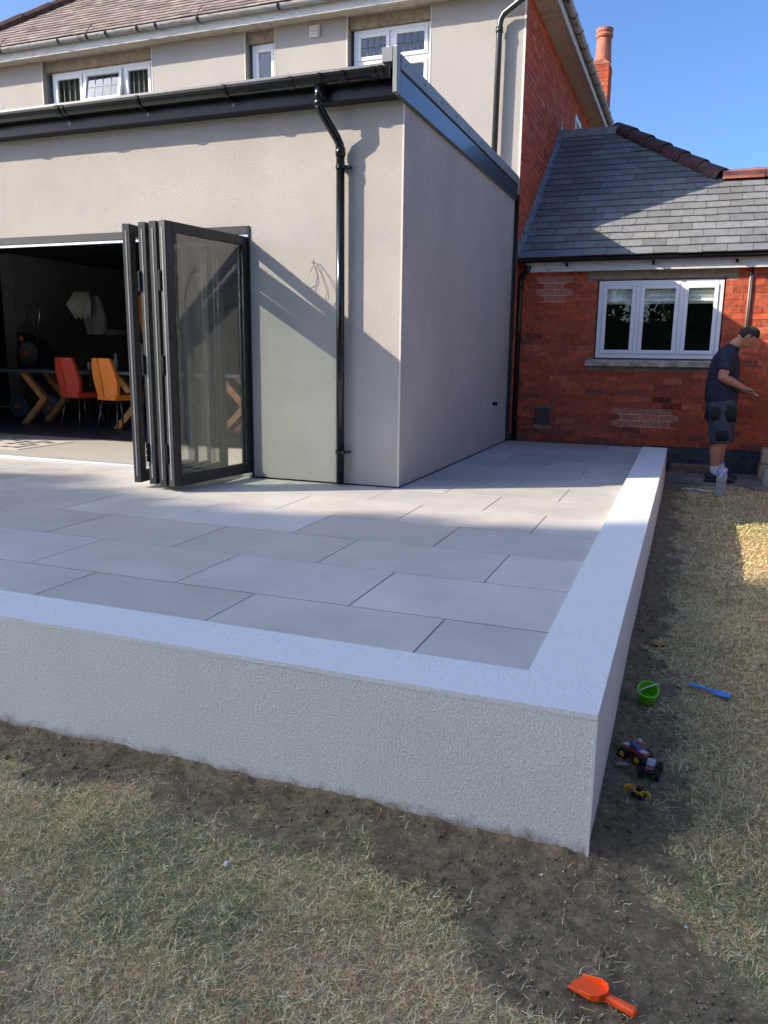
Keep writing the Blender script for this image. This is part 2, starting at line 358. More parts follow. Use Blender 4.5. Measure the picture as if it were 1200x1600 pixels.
def blades(name, n, x0, x1, y0, y1, ln, wd, sparse=.015, tuft=0):
    if tuft:
        cx = rng.uniform(x0, x1, tuft); cy = rng.uniform(y0, y1, tuft); ti_ = rng.integers(0, tuft, n); sg = rng.uniform(.008, .028, tuft)[ti_]
        x = cx[ti_]+rng.normal(0, 1, n)*sg; y = cy[ti_]+rng.normal(0, 1, n)*sg
    else: x = rng.uniform(x0, x1, n); y = rng.uniform(y0, y1, n)
    m = soil_mask(x, y); cl = fbm(x*9, y*9, 3, 55)
    p = (1-m)**1.4*np.clip(.35+1.3*cl, 0, 1)+sparse*(fbm(x*5, y*5, 2, 61) > .52)*(m > .3)
    k = rng.random(n) < p
    k &= ~((x < .012) & (y > -.012)); x = x[k]; y = y[k]; n = len(x)
    z = ground_z(x, y)
    a = rng.uniform(0, 2*np.pi, n); a = a+1.2*(fbm(x*6, y*6, 2, 5)-.5)*6
    L = ln*rng.lognormal(0, .4, n); tilt = rng.beta(1.4, 2.6, n)*1.35
    bend = rng.normal(0, 1.1, n)
    K = 4; P = np.zeros((n, K, 3)); W = np.zeros((n, K, 3)); pos = np.stack([x, y, z-.003], -1)
    for i in range(K):
        t = i/(K-1); P[:, i] = pos
        ai = a+bend*t; ti = tilt*(1-1.1*t)
        d = np.stack([np.cos(ai)*np.cos(ti), np.sin(ai)*np.cos(ti), np.sin(ti)], -1)
        pos = pos+d*(L/(K-1))[:, None]
        ww = wd*(1-.75*t)*rng.uniform(.7, 1.3, n)
        W[:, i] = np.stack([-np.sin(ai), np.cos(ai), rng.normal(0, .35, n)], -1)*ww[:, None]
    straw = np.array([.72, .55, .30]); pale = np.array([.86, .72, .47]); brown = np.array([.44, .30, .16]); green = np.array([.15, .21, .09]); gd = np.array([.10, .15, .07])
    g = fbm(x*2.2+3, y*2.2, 4, 91)+.13*sst(-x, 1.0, 2.4)*sst(-y, .2, .8)-.09-.20*sst(y, .8, 2)
    u = rng.random(n); isg = (u < .10+sst(g, .36, .72)*.55)
    v = rng.random(n)[:, None]; c = np.where(v < .5, straw, np.where(v < .72, pale, brown))
    c2 = np.where(rng.random(n)[:, None] < .6, green, gd)
    c = np.where(isg[:, None], c2, c)*rng.uniform(.65, 1.25, n)[:, None]
    c = c*(1.12+.46*fbm(x*3, y*3, 3, 17))[:, None]*np.array([1.05, 1.0, .92])
    return strips(name, P, W, np.clip(c, 0, 1), m_blade)
tag(blades('lawn_grass', 330000, -3.3, 1.5, -1.35, .1, .021, .0011), 'dry matted straw and green lawn grass in front of the low wall', 'grass', kind='stuff')
tag(blades('lawn_grass', 200000, 0.0, 1.7, .1, 3.0, .024, .0014), 'dry lawn grass beside the soil strip near the toys', 'grass', kind='stuff')
tag(blades('lawn_grass', 110000, 0.0, 3.2, 3.0, 7.25, .032, .0026), 'dry lawn grass running back to the brick wing', 'grass', kind='stuff')
tag(blades('grass_tufts', 52000, -3.3, 1.5, -1.35, .05, .026, .0012, sparse=.16, tuft=2300), 'longer curled tufts standing out of the dry front lawn', 'grass', kind='stuff')
tag(blades('grass_tufts', 26000, 0.0, 1.7, .0, 3.0, .029, .0016, sparse=.05, tuft=1200), 'longer curled tufts standing out of the lawn right of the toys', 'grass', kind='stuff')
# crumbs of soil and little stones
def crumbs(n, r0=.0019, rmax=.010, pale=.025):
    x = rng.uniform(-3, 1.3, n); y = rng.uniform(-1.2, 2.5, n); m = soil_mask(x, y)
    k = (rng.random(n) < m*np.clip(fbm(x*8, y*8, 3, 66)*2.2-.5, 0, 1)) & ~((x < .01) & (y > -.01)); x = x[k]; y = y[k]; n = len(x); z = ground_z(x, y)
    r = r0*rng.lognormal(0, .6, n); r = np.minimum(r, rmax)
    base = np.array([(1, 0, 0), (-1, 0, 0), (0, 1, 0), (0, -1, 0), (0, 0, 1), (0, 0, -1)], float)
    f = np.array([(0, 2, 4), (2, 1, 4), (1, 3, 4), (3, 0, 4), (2, 0, 5), (1, 2, 5), (3, 1, 5), (0, 3, 5)])
    V = base[None]*r[:, None, None]*rng.uniform(.6, 1.3, (n, 6, 1)); V[..., 2] *= .8
    a = rng.uniform(0, 6.28, n); ca, sa = np.cos(a)[:, None], np.sin(a)[:, None]
    X = V[..., 0]*ca-V[..., 1]*sa; Y = V[..., 0]*sa+V[..., 1]*ca
    co = np.stack([X+x[:, None], Y+y[:, None], V[..., 2]+(z+r*.3)[:, None]], -1).reshape(-1, 3)
    q = ((np.arange(n)*6)[:, None, None]+f[None]).reshape(-1, 3)
    me = bpy.data.meshes.new('soil_crumbs'); me.vertices.add(len(co)); me.vertices.foreach_set('co', co.ravel())
    me.loops.add(q.size); me.loops.foreach_set('vertex_index', q.ravel().astype(np.int32)); me.polygons.add(len(q)); me.polygons.foreach_set('loop_start', np.arange(0, q.size, 3, dtype=np.int32)); me.update(calc_edges=True)
    c = np.ones((n, 4), np.float32); u = rng.random(n)[:, None]
    c[:, :3] = np.where(u < 1-pale, np.array([.21, .165, .10])*rng.uniform(.5, 1.5, (n, 1)), np.array([.60, .55, .48])*rng.uniform(.6, 1.2, (n, 1)))
    at = me.color_attributes.new('Col', 'FLOAT_COLOR', 'POINT'); at.data.foreach_set('color', np.repeat(c, 6, 0).ravel())
    me.materials.append(attr_mat('crumb', .95)); o = bpy.data.objects.new('soil_crumbs', me); COL.objects.link(o); return o
tag(crumbs(150000), 'loose crumbs of dark soil and small pale stones along the wall', 'soil', kind='stuff')
tag(crumbs(5000, .0050, .016, .02), 'larger brown clods lying on the turned soil', 'soil', kind='stuff')
# ------------------------------------------------------------------ patio
WC = .259
def patio():
    p = MB(); g = MB(); lines = [WC-.0]; k = 0
    while lines[-1] < 7.7:
        lines.append(WC+.4266+.5921*k); k += 1
    j0 = [-.6937, -1.1345, -.6739, -1.1222, -.6695, -1.12, -.68, -1.13, -.69, -1.12, -.68, -1.13, -.69, -1.1]
    gp = .0028
    for r in range(len(lines)-1):
        y0, y1 = lines[r], min(lines[r+1], 7.86)
        xs = [-.235, j0[r]]
        while xs[-1] > -12.6: xs.append(xs[-1]-.904)
        for a, b in zip(xs[1:], xs[:-1]):
            t = random.uniform(.88, 1.07); c = (.50*t, .475*t*random.uniform(.99, 1.01), .435*t*random.uniform(.96, 1.04))
            if y0 < 3.68 <= y1 or y0 < 3.68:
                ye = min(y1, 3.66) if a < -2.0 and b <= -1.99 else y1
                if y0 < ye: p.box(a+gp, b-gp, y0+gp+.0015, ye-(gp+.0015 if ye == y1 else 0), -.028, 0+random.uniform(-.0006, .0006), c)
            else:
                if b > -1.985: p.box(max(a, -1.985)+gp, b-gp, y0+gp, y1-gp, -.028, random.uniform(-.0006, .0006), c)
    g.box(-12.6, -.24, WC-.01, 3.7, -.30, -.0014); g.box(-2.0, -.24, 3.7, 7.86, -.30, -.0014)
    o = p.build('patio', m_slab, bevel=.0012); tag(o, kind='structure')
    o2 = g.build('patio_base', m_grout); tag(o2, kind='structure')
patio()
# retaining wall
rw = empty('retaining_wall', (0, 0, -.5), 'low grey rendered retaining wall with pale coping round the patio', 'wall')
def ell_wall():
    cz = lambda y: .0135*max(y, 0)
    X0 = -12.5; YE = 6.98
    def L(mb, off, zt, zb, yend=YE):
        # outline counter-clockwise
        pts = [(X0, -off), (off, -off), (off, yend), (-WC-off, yend), (-WC-off, WC+off), (X0, WC+off)]
        n = len(mb.v); m = len(pts)
        # split into front and side prisms so tops stay planar
        a = [(X0, -off), (off, -off), (-WC-off, WC+off), (X0, WC+off)]
        b = [(off, -off), (off, yend), (-WC-off, yend), (-WC-off, WC+off)]
        for poly, tilt in ((a, 0), (b, 1)):
            k = len(mb.v)
            T = [(x, y, zt+(cz(y) if tilt or y > 0 else 0)) for x, y in poly]; B = [(x, y, zb if zb < -.2 else zb+(cz(y) if tilt or y > 0 else 0)) for x, y in poly]
            mb.v += T+B
            mb.face((k, k+1, k+2, k+3)); mb.face((k+7, k+6, k+5, k+4))
            skip = 1 if not tilt else 3
            for i in range(4):
                if i == skip: continue
                j = (i+1) % 4; mb.face((k+i, k+4+i, k+4+j, k+j))
    b = MB(); L(b, 0, -.018, -.8); b.build('wall_body', m_wall, rw, merge=True)
    c = MB(); L(c, .0025, 0, -.0175); c.build('coping', m_cope, rw, merge=True)
    e = MB(); e.box(-.006, .0035, -.0035, .006, -.7, -.019); e.build('corner_bead', mat('bead', (.6, .6, .58), .6), rw)
ell_wall()
# ------------------------------------------------------------------ wall with holes (grid of rects), generic plane
def wall_rects(W0, W1, H0, H1, holes):
    us = sorted({W0, W1, *[h[0] for h in holes], *[h[1] for h in holes]}); vs = sorted({H0, H1, *[h[2] for h in holes], *[h[3] for h in holes]})
    us = [u for u in us if W0 <= u <= W1]; vs = [v for v in vs if H0 <= v <= H1]
    for a, b in zip(us[:-1], us[1:]):
        for c, d in zip(vs[:-1], vs[1:]):
            if not any(h[0] <= (a+b)/2 <= h[1] and h[2] <= (c+d)/2 <= h[3] for h in holes): yield a, b, c, d
def brick_col(dark=0):
    u = random.random()
    if dark: return tuple(random.uniform(.7, 1.3)*c for c in (.055, .06, .072))
    base = (.47, .093, .042) if u < .5 else (.40, .08, .040) if u < .84 else (.48, .125, .065) if u < .96 else (.26, .075, .05)
    t = random.uniform(.8, 1.15); return tuple(c*t for c in base)
def brickwork(mb, P, W0, W1, H0, H1, holes=(), bl=.2266, bh=.0752, mj=.009, dark=0, proud=.004, mort=(.27, .19, .15), special=None):
    """P(u,v,d) maps to world; bricks proud of a mortar plane"""
    r = 0; v = H0
    def quadbox(u0, u1, v0, v1, d, col):
        k = len(mb.v)
        jj = [random.uniform(-.0012, .0012) for _ in range(8)]
        mb.v += [tuple(P(u0+jj[0], v0+jj[1], d)), tuple(P(u1+jj[2], v0+jj[3], d)), tuple(P(u1+jj[4], v1+jj[5], d)), tuple(P(u0+jj[6], v1+jj[7], d))]+[tuple(P(u, q, -.002)) for u, q in ((u0-.001, v0-.001), (u1+.001, v0-.001), (u1+.001, v1+.001), (u0-.001, v1+.001))]
        mb.face((k, k+1, k+2, k+3), col)
        for i in range(4): j = (i+1) % 4; mb.face((k+4+i, k+4+j, k+j, k+i), col)
    while v < H1-.01:
        v1 = min(v+bh-mj, H1); u = W0-(bl/2 if r % 2 else 0)-random.uniform(0, .01)
        while u < W1:
            u1 = u+bl-mj+random.uniform(-.004, .004)
            segs = [(max(u, W0), min(u1, W1))]
            for h in holes:
                if h[2] < v1-.01 and h[3] > v+.01:
                    ns = []
                    for a, b in segs:
                        if b <= h[0] or a >= h[1]: ns.append((a, b))
                        else:
                            if a < h[0]: ns.append((a, h[0]))
                            if b > h[1]: ns.append((h[1], b))
                    segs = ns
            for a, b in segs:
                if b-a > .015:
                    c = brick_col(dark)
                    if special: c = special((a+b)/2, (v+v1)/2, c)
                    quadbox(a, b, v, v1, proud+random.uniform(-.0015, .0025), c)
            u = u1+mj
        v += bh; r += 1
    for a, b, c, d in wall_rects(W0, W1, H0, H1, holes):
        nu = max(1, int((b-a)/.11)); nv = max(1, int((d-c)/.09))
        for i in range(nu):
            for j in range(nv):
                ua, ub, va, vb = a+(b-a)*i/nu, a+(b-a)*(i+1)/nu, c+(d-c)*j/nv, c+(d-c)*(j+1)/nv
                t = random.uniform(.8, 1.2); mc = tuple(q*t for q in mort)
                if special: mc = special((ua+ub)/2, (va+vb)/2, mc, True)
                mb.poly([P(ua, va, 0), P(ub, va, 0), P(ub, vb, 0), P(ua, vb, 0)], mc)
# ------------------------------------------------------------------ windows
def window(parent, x0, x1, z0, z1, yf, cols, name='window', trans=None, grid=(), blind=None, curtain=False, opened=None, depth=.07, fw_=.055, gm=None):
    """upvc window in a wall facing -Y, frame front at yf. cols: x splits; trans: {col: z of transom}"""
    w_ = MB(); w_.box(x0, x0+fw_, yf, yf+depth, z0, z1); w_.box(x1-fw_, x1, yf, yf+depth, z0, z1)
    w_.box(x0+fw_, x1-fw_, yf, yf+depth, z1-fw_, z1); w_.box(x0+fw_, x1-fw_, yf, yf+depth, z0, z0+fw_)
    xs = [x0+fw_*.5]+list(cols)+[x1-fw_*.5]
    for c in cols: w_.box(c-.028, c+.028, yf+.002, yf+depth, z0+fw_, z1-fw_)
    W_ = w_.build(name, m_white, parent, bevel=.006)
    trans = trans or {}
    for i in range(len(xs)-1):
        a, b = xs[i]+.028, xs[i+1]-.028
        zs = [z0+fw_]+([trans[i]] if i in trans else [])+[z1-fw_]
        if i in trans:
            t = MB(); t.box(a, b, yf+.002, yf+depth, trans[i]-.025, trans[i]+.025); t.build('transom', m_white, W_, bevel=.004)
        for j in range(len(zs)-1):
            c, d = zs[j]+(.025 if j else 0), zs[j+1]-(.025 if j < len(zs)-2 else 0)
            s = MB(); k = .045; yy = yf-.012
            T = None
            if opened == (i, j): T = Matrix.Translation((0, yf, d)) @ Matrix.Rotation(R(-11), 4, 'X') @ Matrix.Translation((0, -yf, -d))
            s.box(a, a+k, yy, yy+.05, c, d, T=T); s.box(b-k, b, yy, yy+.05, c, d, T=T); s.box(a+k, b-k, yy, yy+.05, d-k, d, T=T); s.box(a+k, b-k, yy, yy+.05, c, c+k, T=T)
            so_ = s.build('sash', m_white, W_, bevel=.004)
            g = MB(); g.box(a+k-.004, b-k+.004, yy+.025, yy+.031, c+k-.004, d-k+.004, T=T); go = g.build('glass', gm or m_glass, so_)
            if (i, j) in grid:
                l = MB(); nx, nz = 4, 2
                for q in range(1, nx): xx = a+k+(b-a-2*k)*q/nx; l.box(xx-.004, xx+.004, yy+.02, yy+.0245, c+k, d-k, T=T)
                for q in range(1, nz): zz = c+k+(d-c-2*k)*q/nz; l.box(a+k, b-k, yy+.0195, yy+.0245, zz-.004, zz+.004, T=T)
                l.build('leading', mat('leading', (.1, .1, .11), .5) if 'leading' not in bpy.data.materials else bpy.data.materials['leading'], so_)
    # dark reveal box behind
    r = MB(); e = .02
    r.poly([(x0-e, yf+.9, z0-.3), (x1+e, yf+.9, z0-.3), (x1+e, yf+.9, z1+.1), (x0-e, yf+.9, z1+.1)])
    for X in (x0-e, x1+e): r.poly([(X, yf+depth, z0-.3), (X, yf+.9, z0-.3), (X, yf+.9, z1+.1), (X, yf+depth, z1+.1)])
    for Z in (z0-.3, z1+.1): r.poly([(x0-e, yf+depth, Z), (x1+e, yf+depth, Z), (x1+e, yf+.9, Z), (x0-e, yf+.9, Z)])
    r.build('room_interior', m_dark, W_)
    if curtain:
        c = MB(); n = int((x1-x0)/.018); yb = yf+.13
        for i in range(n):
            xa, xb = x0+(x1-x0)*i/n, x0+(x1-x0)*(i+1)/n
            ya, yb_ = yb+.02*math.sin(i*1.1), yb+.02*math.sin((i+1)*1.1)
            if not curtain(.5*(xa+xb)): continue
            c.poly([(xa, ya, z0), (xb, yb_, z0), (xb, yb_, z1), (xa, ya, z1)])
        c.build('curtain', m_curtain, W_, smooth=True)
    if blind:
        for i in range(len(xs)-1):
            a, b = xs[i]+.05, xs[i+1]-.05; c = MB()
            for k in range(4):
                zt = z1-.03-k*(blind/4); c.prism([(yf+.075, zt), (yf+.058-.002*k, zt-blind/8), (yf+.08, zt-blind/4), (yf+.095, zt-blind/4), (yf+.095, zt)], 'x', a, b)
            c.build('roman_blind', m_blind, W_)
    return W_
def half_gutter(mb, x0, x1, yc, zt, r, n=12, axis='x'):
    prof = [(yc+r*math.cos(math.pi+math.pi*i/n), zt+r*math.sin(math.pi+math.pi*i/n)) for i in range(n+1)]
    prof += [(yc+(r-.006)*math.cos(2*math.pi-math.pi*i/n), zt+(r-.006)*math.sin(2*math.pi-math.pi*i/n)) for i in range(n+1)]
    mb.prism(prof, axis, x0, x1)
# ------------------------------------------------------------------ extension
YF = 3.675; XR = -1.99
ext = empty('rendered_extension', (-5, YF, 0), 'flat-roofed pinkish grey rendered house extension with open folding glass doors', 'extension')
OX0, OX1, OZ = -9.6, -3.35, 2.10
def extension():
    b = MB()
    for a, c, d, e in wall_rects(-12.3, XR, -.3, 3.0, [(OX0, OX1, -.05, OZ)]): pass
    b.box(-12.3, OX0, YF, YF+.30, -.3, 3.0); b.box(OX1, XR, YF, YF+.30, .012, 3.0); b.box(OX0, OX1, YF, YF+.30, OZ, 3.0)
    b.build('front_wall', m_render, ext)
    s = MB(); s.box(XR-.30, XR-.0005, YF+.3005, 7.69, .012, 3.0); s.build('side_wall', m_render, ext)
    s = MB(); s.box(-12.3, -12.0, YF+.3005, 7.69, -.3, 3.0); s.build('side_wall', m_render, ext)
    bd = MB(); bd.box(XR-.010, XR+.003, YF-.003, YF+.010, .012, 2.93); bd.build('corner_bead', mat('bead_pale', (.55, .50, .45), .6), ext)
    k = MB(); k.box(OX1+.03, XR+.004, YF-.004, YF+.02, -.0, .012); k.box(XR-.02, XR+.004, YF+.02, 7.69, -.0, .012); k.build('base_seal', m_black, ext)
    r = MB(); r.box(-12.34, XR-.06, YF-.12, 7.69, 3.135, 3.165); r.box(-12.3, XR-.3, YF+.3, 7.69, 3.0005, 3.134); r.build('roof', mat('rubber_roof', (.12, .125, .13), .7, var=.2, vs=3), ext)
    # front fascia + soffit
    f = MB(); f.box(-12.34, XR-.001, YF-.125, YF-.002, 2.955, 3.134); f.build('fascia', m_black2, ext, bevel=.003)
    t = MB(); t.prism([(YF-.15, 3.122), (YF-.13, 3.180), (YF-.02, 3.190), (YF-.02, 3.166), (YF-.118, 3.166), (YF-.14, 3.122)], 'x', -12.34, XR-.09); TR = t.build('roof_edge_trim', mat('front_trim', (.10, .105, .11), .5, var=.15, vs=6), ext)
    g = MB(); half_gutter(g, -12.3, -2.015, YF-.195, 3.115, .070); g.box(-2.015, -2.008, YF-.266, YF-.124, 3.042, 3.118); G = g.build('gutter', m_black, ext, smooth=False)
    for x in np.arange(-11.6, -2.1, .82):
        c = MB(); n = 10; R0, R1 = .0705, .082; yc, zt = YF-.195, 3.116
        prof = [(yc+R1*math.cos(math.pi+math.pi*i/n), zt+R1*math.sin(math.pi+math.pi*i/n)) for i in range(n+1)]+[(yc+R0*math.cos(2*math.pi-math.pi*i/n), zt+R0*math.sin(2*math.pi-math.pi*i/n)) for i in range(n+1)]
        c.prism(prof, 'x', x, x+.025); c.box(x, x+.025, YF-.1285, YF-.1255, 2.99, 3.12); c.build('bracket', m_black, G)
    for x in (-5.0, -5.06, -2.83, -2.40, -8.9, -2.10, -2.16):
        c = MB(); n = 10; R0, R1 = .0702, .078; yc, zt = YF-.195, 3.1155
        prof = [(yc+R1*math.cos(math.pi+math.pi*i/n), zt+R1*math.sin(math.pi+math.pi*i/n)) for i in range(n+1)]+[(yc+R0*math.cos(2*math.pi-math.pi*i/n), zt+R0*math.sin(2*math.pi-math.pi*i/n)) for i in range(n+1)]
        c.prism(prof, 'x', x, x+.035); c.build('joint_clip', m_black, G)
    # verge on the side
    v = MB(); v.box(XR+.001, XR+.035, YF-.19, 7.68, 2.925, 3.088); v.build('side_fascia', mat('side_fascia', (.03, .034, .042), .28, spec=.7, coat=.2, bump=.03, bs=5, bdist=.004), ext, bevel=.003)
    v = MB(); v.prism([(XR-.10, 3.168), (XR-.06, 3.215), (XR+.042, 3.20), (XR+.042, 3.103), (XR+.030, 3.103), (XR-.10, 3.12)], 'y', YF-.19, 7.68); V = v.build('verge_trim', m_edge, ext, bevel=.002)
    q = MB()
    q.box(XR-.085, XR+.0, YF-.262, YF-.191, 3.135, 3.235); q.box(XR+.0005, XR+.036, YF-.262, YF-.191, 2.93, 3.235); q.build('verge_end_cap', m_edge, ext, bevel=.004)
    for y in np.arange(YF-.1, 7.6, .45):
        rv = MB(); rv.ell((XR+.043, y, 3.15), (.004, .009, .009), 8, 5); rv.build('rivet', m_alu, V)
    for x in np.arange(-9.9, -2.2, .55): rv = MB(); rv.ell((x, YF-.143, 3.152), (.009, .004, .009), 8, 5); rv.build('rivet', m_alu, TR)
    # downpipe
    d = MB(); px_, py_ = -2.487, YF-.062
    d.tube([(-2.605, YF-.195, 3.06), (-2.605, YF-.195, 2.93)], .036, 14); d.tube([(-2.605, YF-.195, 2.95), (-2.603, YF-.192, 2.90), (-2.585, YF-.175, 2.86), (-2.51, YF-.085, 2.71), (-2.49, YF-.066, 2.66), (px_, py_, 2.60)], .0335, 14)
    d.tube([(px_, py_, 2.62), (px_+.004, py_, .012)], .0335, 16)
    d.tube([(-2.605, YF-.195, 2.955), (-2.604, YF-.193, 2.915)], .039, 14); d.tube([(px_, py_, 2.64), (px_, py_, 2.58)], .039, 14)
    D = d.build('downpipe', m_black, ext, smooth=True)
    for z in (2.50, .28):
        c = MB(); c.lathe([(.0345, -.012), (.040, -.012), (.040, .012), (.0345, .012)], (px_+.002, py_, z), 16); c.box(px_+.03, px_+.075, py_+.0, py_+.014, z-.01, z+.01); c.box(px_-.02, px_+.075, py_+.03, YF-.001, z-.008, z+.008); c.build('pipe_clip', m_black, D)
    # loose wires by the door
    wr = MB()
    wr.tube([(-2.75, YF-.003, 1.80), (-2.74, YF-.03, 1.82), (-2.67, YF-.03, 1.73), (-2.61, YF-.035, 1.60), (-2.60, YF-.03, 1.53), (-2.62, YF-.03, 1.49)], .0022, 6)
    wr.tube([(-2.75, YF-.003, 1.80), (-2.75, YF-.04, 1.81), (-2.66, YF-.05, 1.71), (-2.605, YF-.05, 1.56), (-2.63, YF-.04, 1.50)], .0020, 6)
    wr.build('loose_cable', m_black, ext, smooth=True)
    wr = MB(); wr.tube([(-2.75, YF-.003, 1.79), (-2.765, YF-.03, 1.74), (-2.80, YF-.04, 1.67), (-2.86, YF-.03, 1.62)], .0022, 6); wr.tube([(-2.75, YF-.003, 1.79), (-2.77, YF-.04, 1.70), (-2.82, YF-.045, 1.62), (-2.845, YF-.03, 1.64)], .0018, 6)
    wr.build('loose_cable', mat('cable_grey', (.4, .38, .36), .5), ext, smooth=True)
    nb = MB(); nb.tube([(XR+.001, 6.95, .52), (XR+.05, 6.95, .52)], .022, 10); nb.build('pipe_stub', m_black, ext)
    # door frame
    fr = MB(); fr.box(OX1-.005, OX1+.012, YF-.012, YF+.07, 0, OZ+.012); fr.box(OX0, OX1-.006, YF-.012, YF+.07, OZ-.055, OZ+.012); fr.box(OX0-.012, OX0+.05, YF-.012, YF+.07, 0, OZ-.056)
    FR = fr.build('door_frame', m_alu, ext, bevel=.003)
    tr = MB(); tr.box(OX0+.05, OX1-.006, YF+.0, YF+.02, OZ-.075, OZ-.056); tr.box(OX0+.05, OX1-.006, YF+.035, YF+.055, OZ-.075, OZ-.056); tr.build('head_track', m_seal, FR)
    th = MB(); th.box(OX0+.051, OX1-.006, YF-.03, YF+.10, .001, .018); th.box(OX0+.051, OX1-.006, YF+.02, YF+.03, .018, .032); th.box(OX0+.051, OX1-.006, YF+.06, YF+.07, .018, .032); th.build('threshold', mat('threshold_alu', (.42, .44, .45), .35, metal=.6), FR)
    # interior shell
    i = MB()
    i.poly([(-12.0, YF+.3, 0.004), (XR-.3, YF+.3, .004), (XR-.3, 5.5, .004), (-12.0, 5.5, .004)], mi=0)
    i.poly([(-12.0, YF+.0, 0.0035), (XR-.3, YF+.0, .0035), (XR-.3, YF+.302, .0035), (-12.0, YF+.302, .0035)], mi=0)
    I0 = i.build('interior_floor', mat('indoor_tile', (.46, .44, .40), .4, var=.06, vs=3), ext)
    i = MB(); i.poly([(-12.0, 5.5, .004), (XR-.3, 5.5, .004), (XR-.3, 11.5, .004), (-12.0, 11.5, .004)]); i.build('interior_floor', m_floor_shade, ext)  # floor beyond the sun's reach, room shade put into its dark colour
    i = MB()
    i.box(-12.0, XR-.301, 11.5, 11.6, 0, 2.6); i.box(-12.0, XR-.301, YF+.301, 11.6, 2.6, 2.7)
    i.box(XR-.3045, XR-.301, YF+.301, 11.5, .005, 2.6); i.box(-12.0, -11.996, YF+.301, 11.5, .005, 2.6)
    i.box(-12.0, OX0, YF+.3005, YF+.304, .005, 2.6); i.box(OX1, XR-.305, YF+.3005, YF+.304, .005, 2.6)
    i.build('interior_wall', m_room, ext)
extension()
# folding door leaves
def leaf(P, Q, name='door_leaf', handle=False, hinges=0):
    """P inner (at wall) to Q outer, plan coords; z .03-2.045"""
    P = Vector((P[0], P[1], 0)); Q = Vector((Q[0], Q[1], 0)); d = (Q-P); L = d.length; d.normalize(); nrm = Vector((-d.y, d.x, 0))
    T = Matrix((( d.x, nrm.x, 0, P.x), (d.y, nrm.y, 0, P.y), (0, 0, 1, 0), (0, 0, 0, 1)))
    z0, z1 = .045, 2.025; k = .075; t = .032
    m = MB(); m.box(0, k, -t, t, z0, z1, T=T); m.box(L-k, L, -t, t, z0, z1, T=T); m.box(k, L-k, -t, t, z1-k, z1, T=T); m.box(k, L-k, -t, t, z0, z0+k+.01, T=T)
    o = m.build(name, m_alu, ext, bevel=.004)
    g = MB(); g.box(k-.005, L-k+.005, -.012, .012, z0+k, z1-k+.005, T=T); g.build('glass', m_doorglass, o)
    bd = MB()
    for s in (-1, 1):
        y0, y1 = (-t+.004, -.013) if s < 0 else (.013, t-.004)
        bd.box(k, k+.012, y0, y1, z0+k+.01, z1-k, T=T); bd.box(L-k-.012, L-k, y0, y1, z0+k+.01, z1-k, T=T)
    bd.build('glazing_gasket', m_black, o)
    if handle:
        h = MB(); h.box(L-.001, L+.003, -.006, .004, z0+.05, z1-.05, T=T); h.build('edge_strip', m_edge, o)
    for z in ([.30, .98, 1.60] if hinges else []):
        h = MB(); h.box(L-.002, L+.010, (-t-.004 if hinges < 0 else t-.004), (-t+.004 if hinges < 0 else t+.004), z-.075, z+.075, T=T)
        for dz in (-.05, 0, .05):
            h.lathe([(0, -.02), (.011, -.02), (.011, .02), (0, .02)], tuple(T @ Vector((L+.008, t if hinges > 0 else -t, z+dz))), 10)
        h.build('hinge', m_black, o)
    if handle == 2:
        h = MB(); h.box(L-.05, L-.02, -t-.006, -t, 1.05, 1.32, T=T); h.build('lock_plate', m_seal, o)
    return o
leaf((-3.385, 3.70), (-3.53, 2.74), hinges=-1, handle=2)
leaf((-3.66, 3.72), (-3.62, 2.75), handle=1)
leaf((-3.79, 3.74), (-3.735, 2.775), handle=1, hinges=-1)
leaf((-4.00, 3.76), (-3.90, 2.80), handle=1)
# ------------------------------------------------------------------ slates
def slates(mb, O, U, V, w0, w1, h, colf, sw=.28, ex=.19, lap=.035, clip=None, th=.006):
    """O origin at eave, U along eave, V up slope (unit). w range function per height."""
    N = U.cross(V).normalized(); r = 0; v = -.02
    while v < h:
        a0, a1 = (clip(v+ex*.5) if clip else (w0, w1))
        u = w0-(sw/2 if r % 2 else 0)+random.uniform(-.01, .01)
        while u < w1:
            s0, s1 = u+.0025, u+sw-.0025
            if s1 > a0 and s0 < a1:
                s0c, s1c = max(s0, a0), min(s1, a1)
                if s1c-s0c > .01:
                    t = th+random.uniform(0, .004); top = min(v+ex+lap, h+.01); jv = random.uniform(-.006, .006); tw = random.uniform(-.002, .002)
                    P = []
                    for (uu, vv, nn) in ((s0c, v+jv, .012), (s1c, v+jv+tw, .012+tw), (s1c, top, .001), (s0c, top, .001)):
                        P.append(O+U*uu+V*vv+N*nn)
                    Q = [p+N*t for p in P[:2]]+[P[2]+N*.004, P[3]+N*.004]
                    k = len(mb.v); mb.v += [tuple(p) for p in P+Q]; c = colf()
                    mb.face((k+4, k+5, k+6, k+7), c); mb.face((k, k+1, k+5, k+4), c); mb.face((k+1, k+2, k+6, k+5), c); mb.face((k+3, k, k+4, k+7), c)
            u += sw
        v += ex; r += 1
def slate_col():
    t = random.uniform(.8, 1.2); return (.17*t*random.uniform(.97, 1.03), .175*t*random.uniform(.98, 1.02), .175*t*random.uniform(.95, 1.05))
def tile_col():
    t = random.uniform(.7, 1.25); return (.25*t, .205*t*random.uniform(.93, 1.05), .18*t)
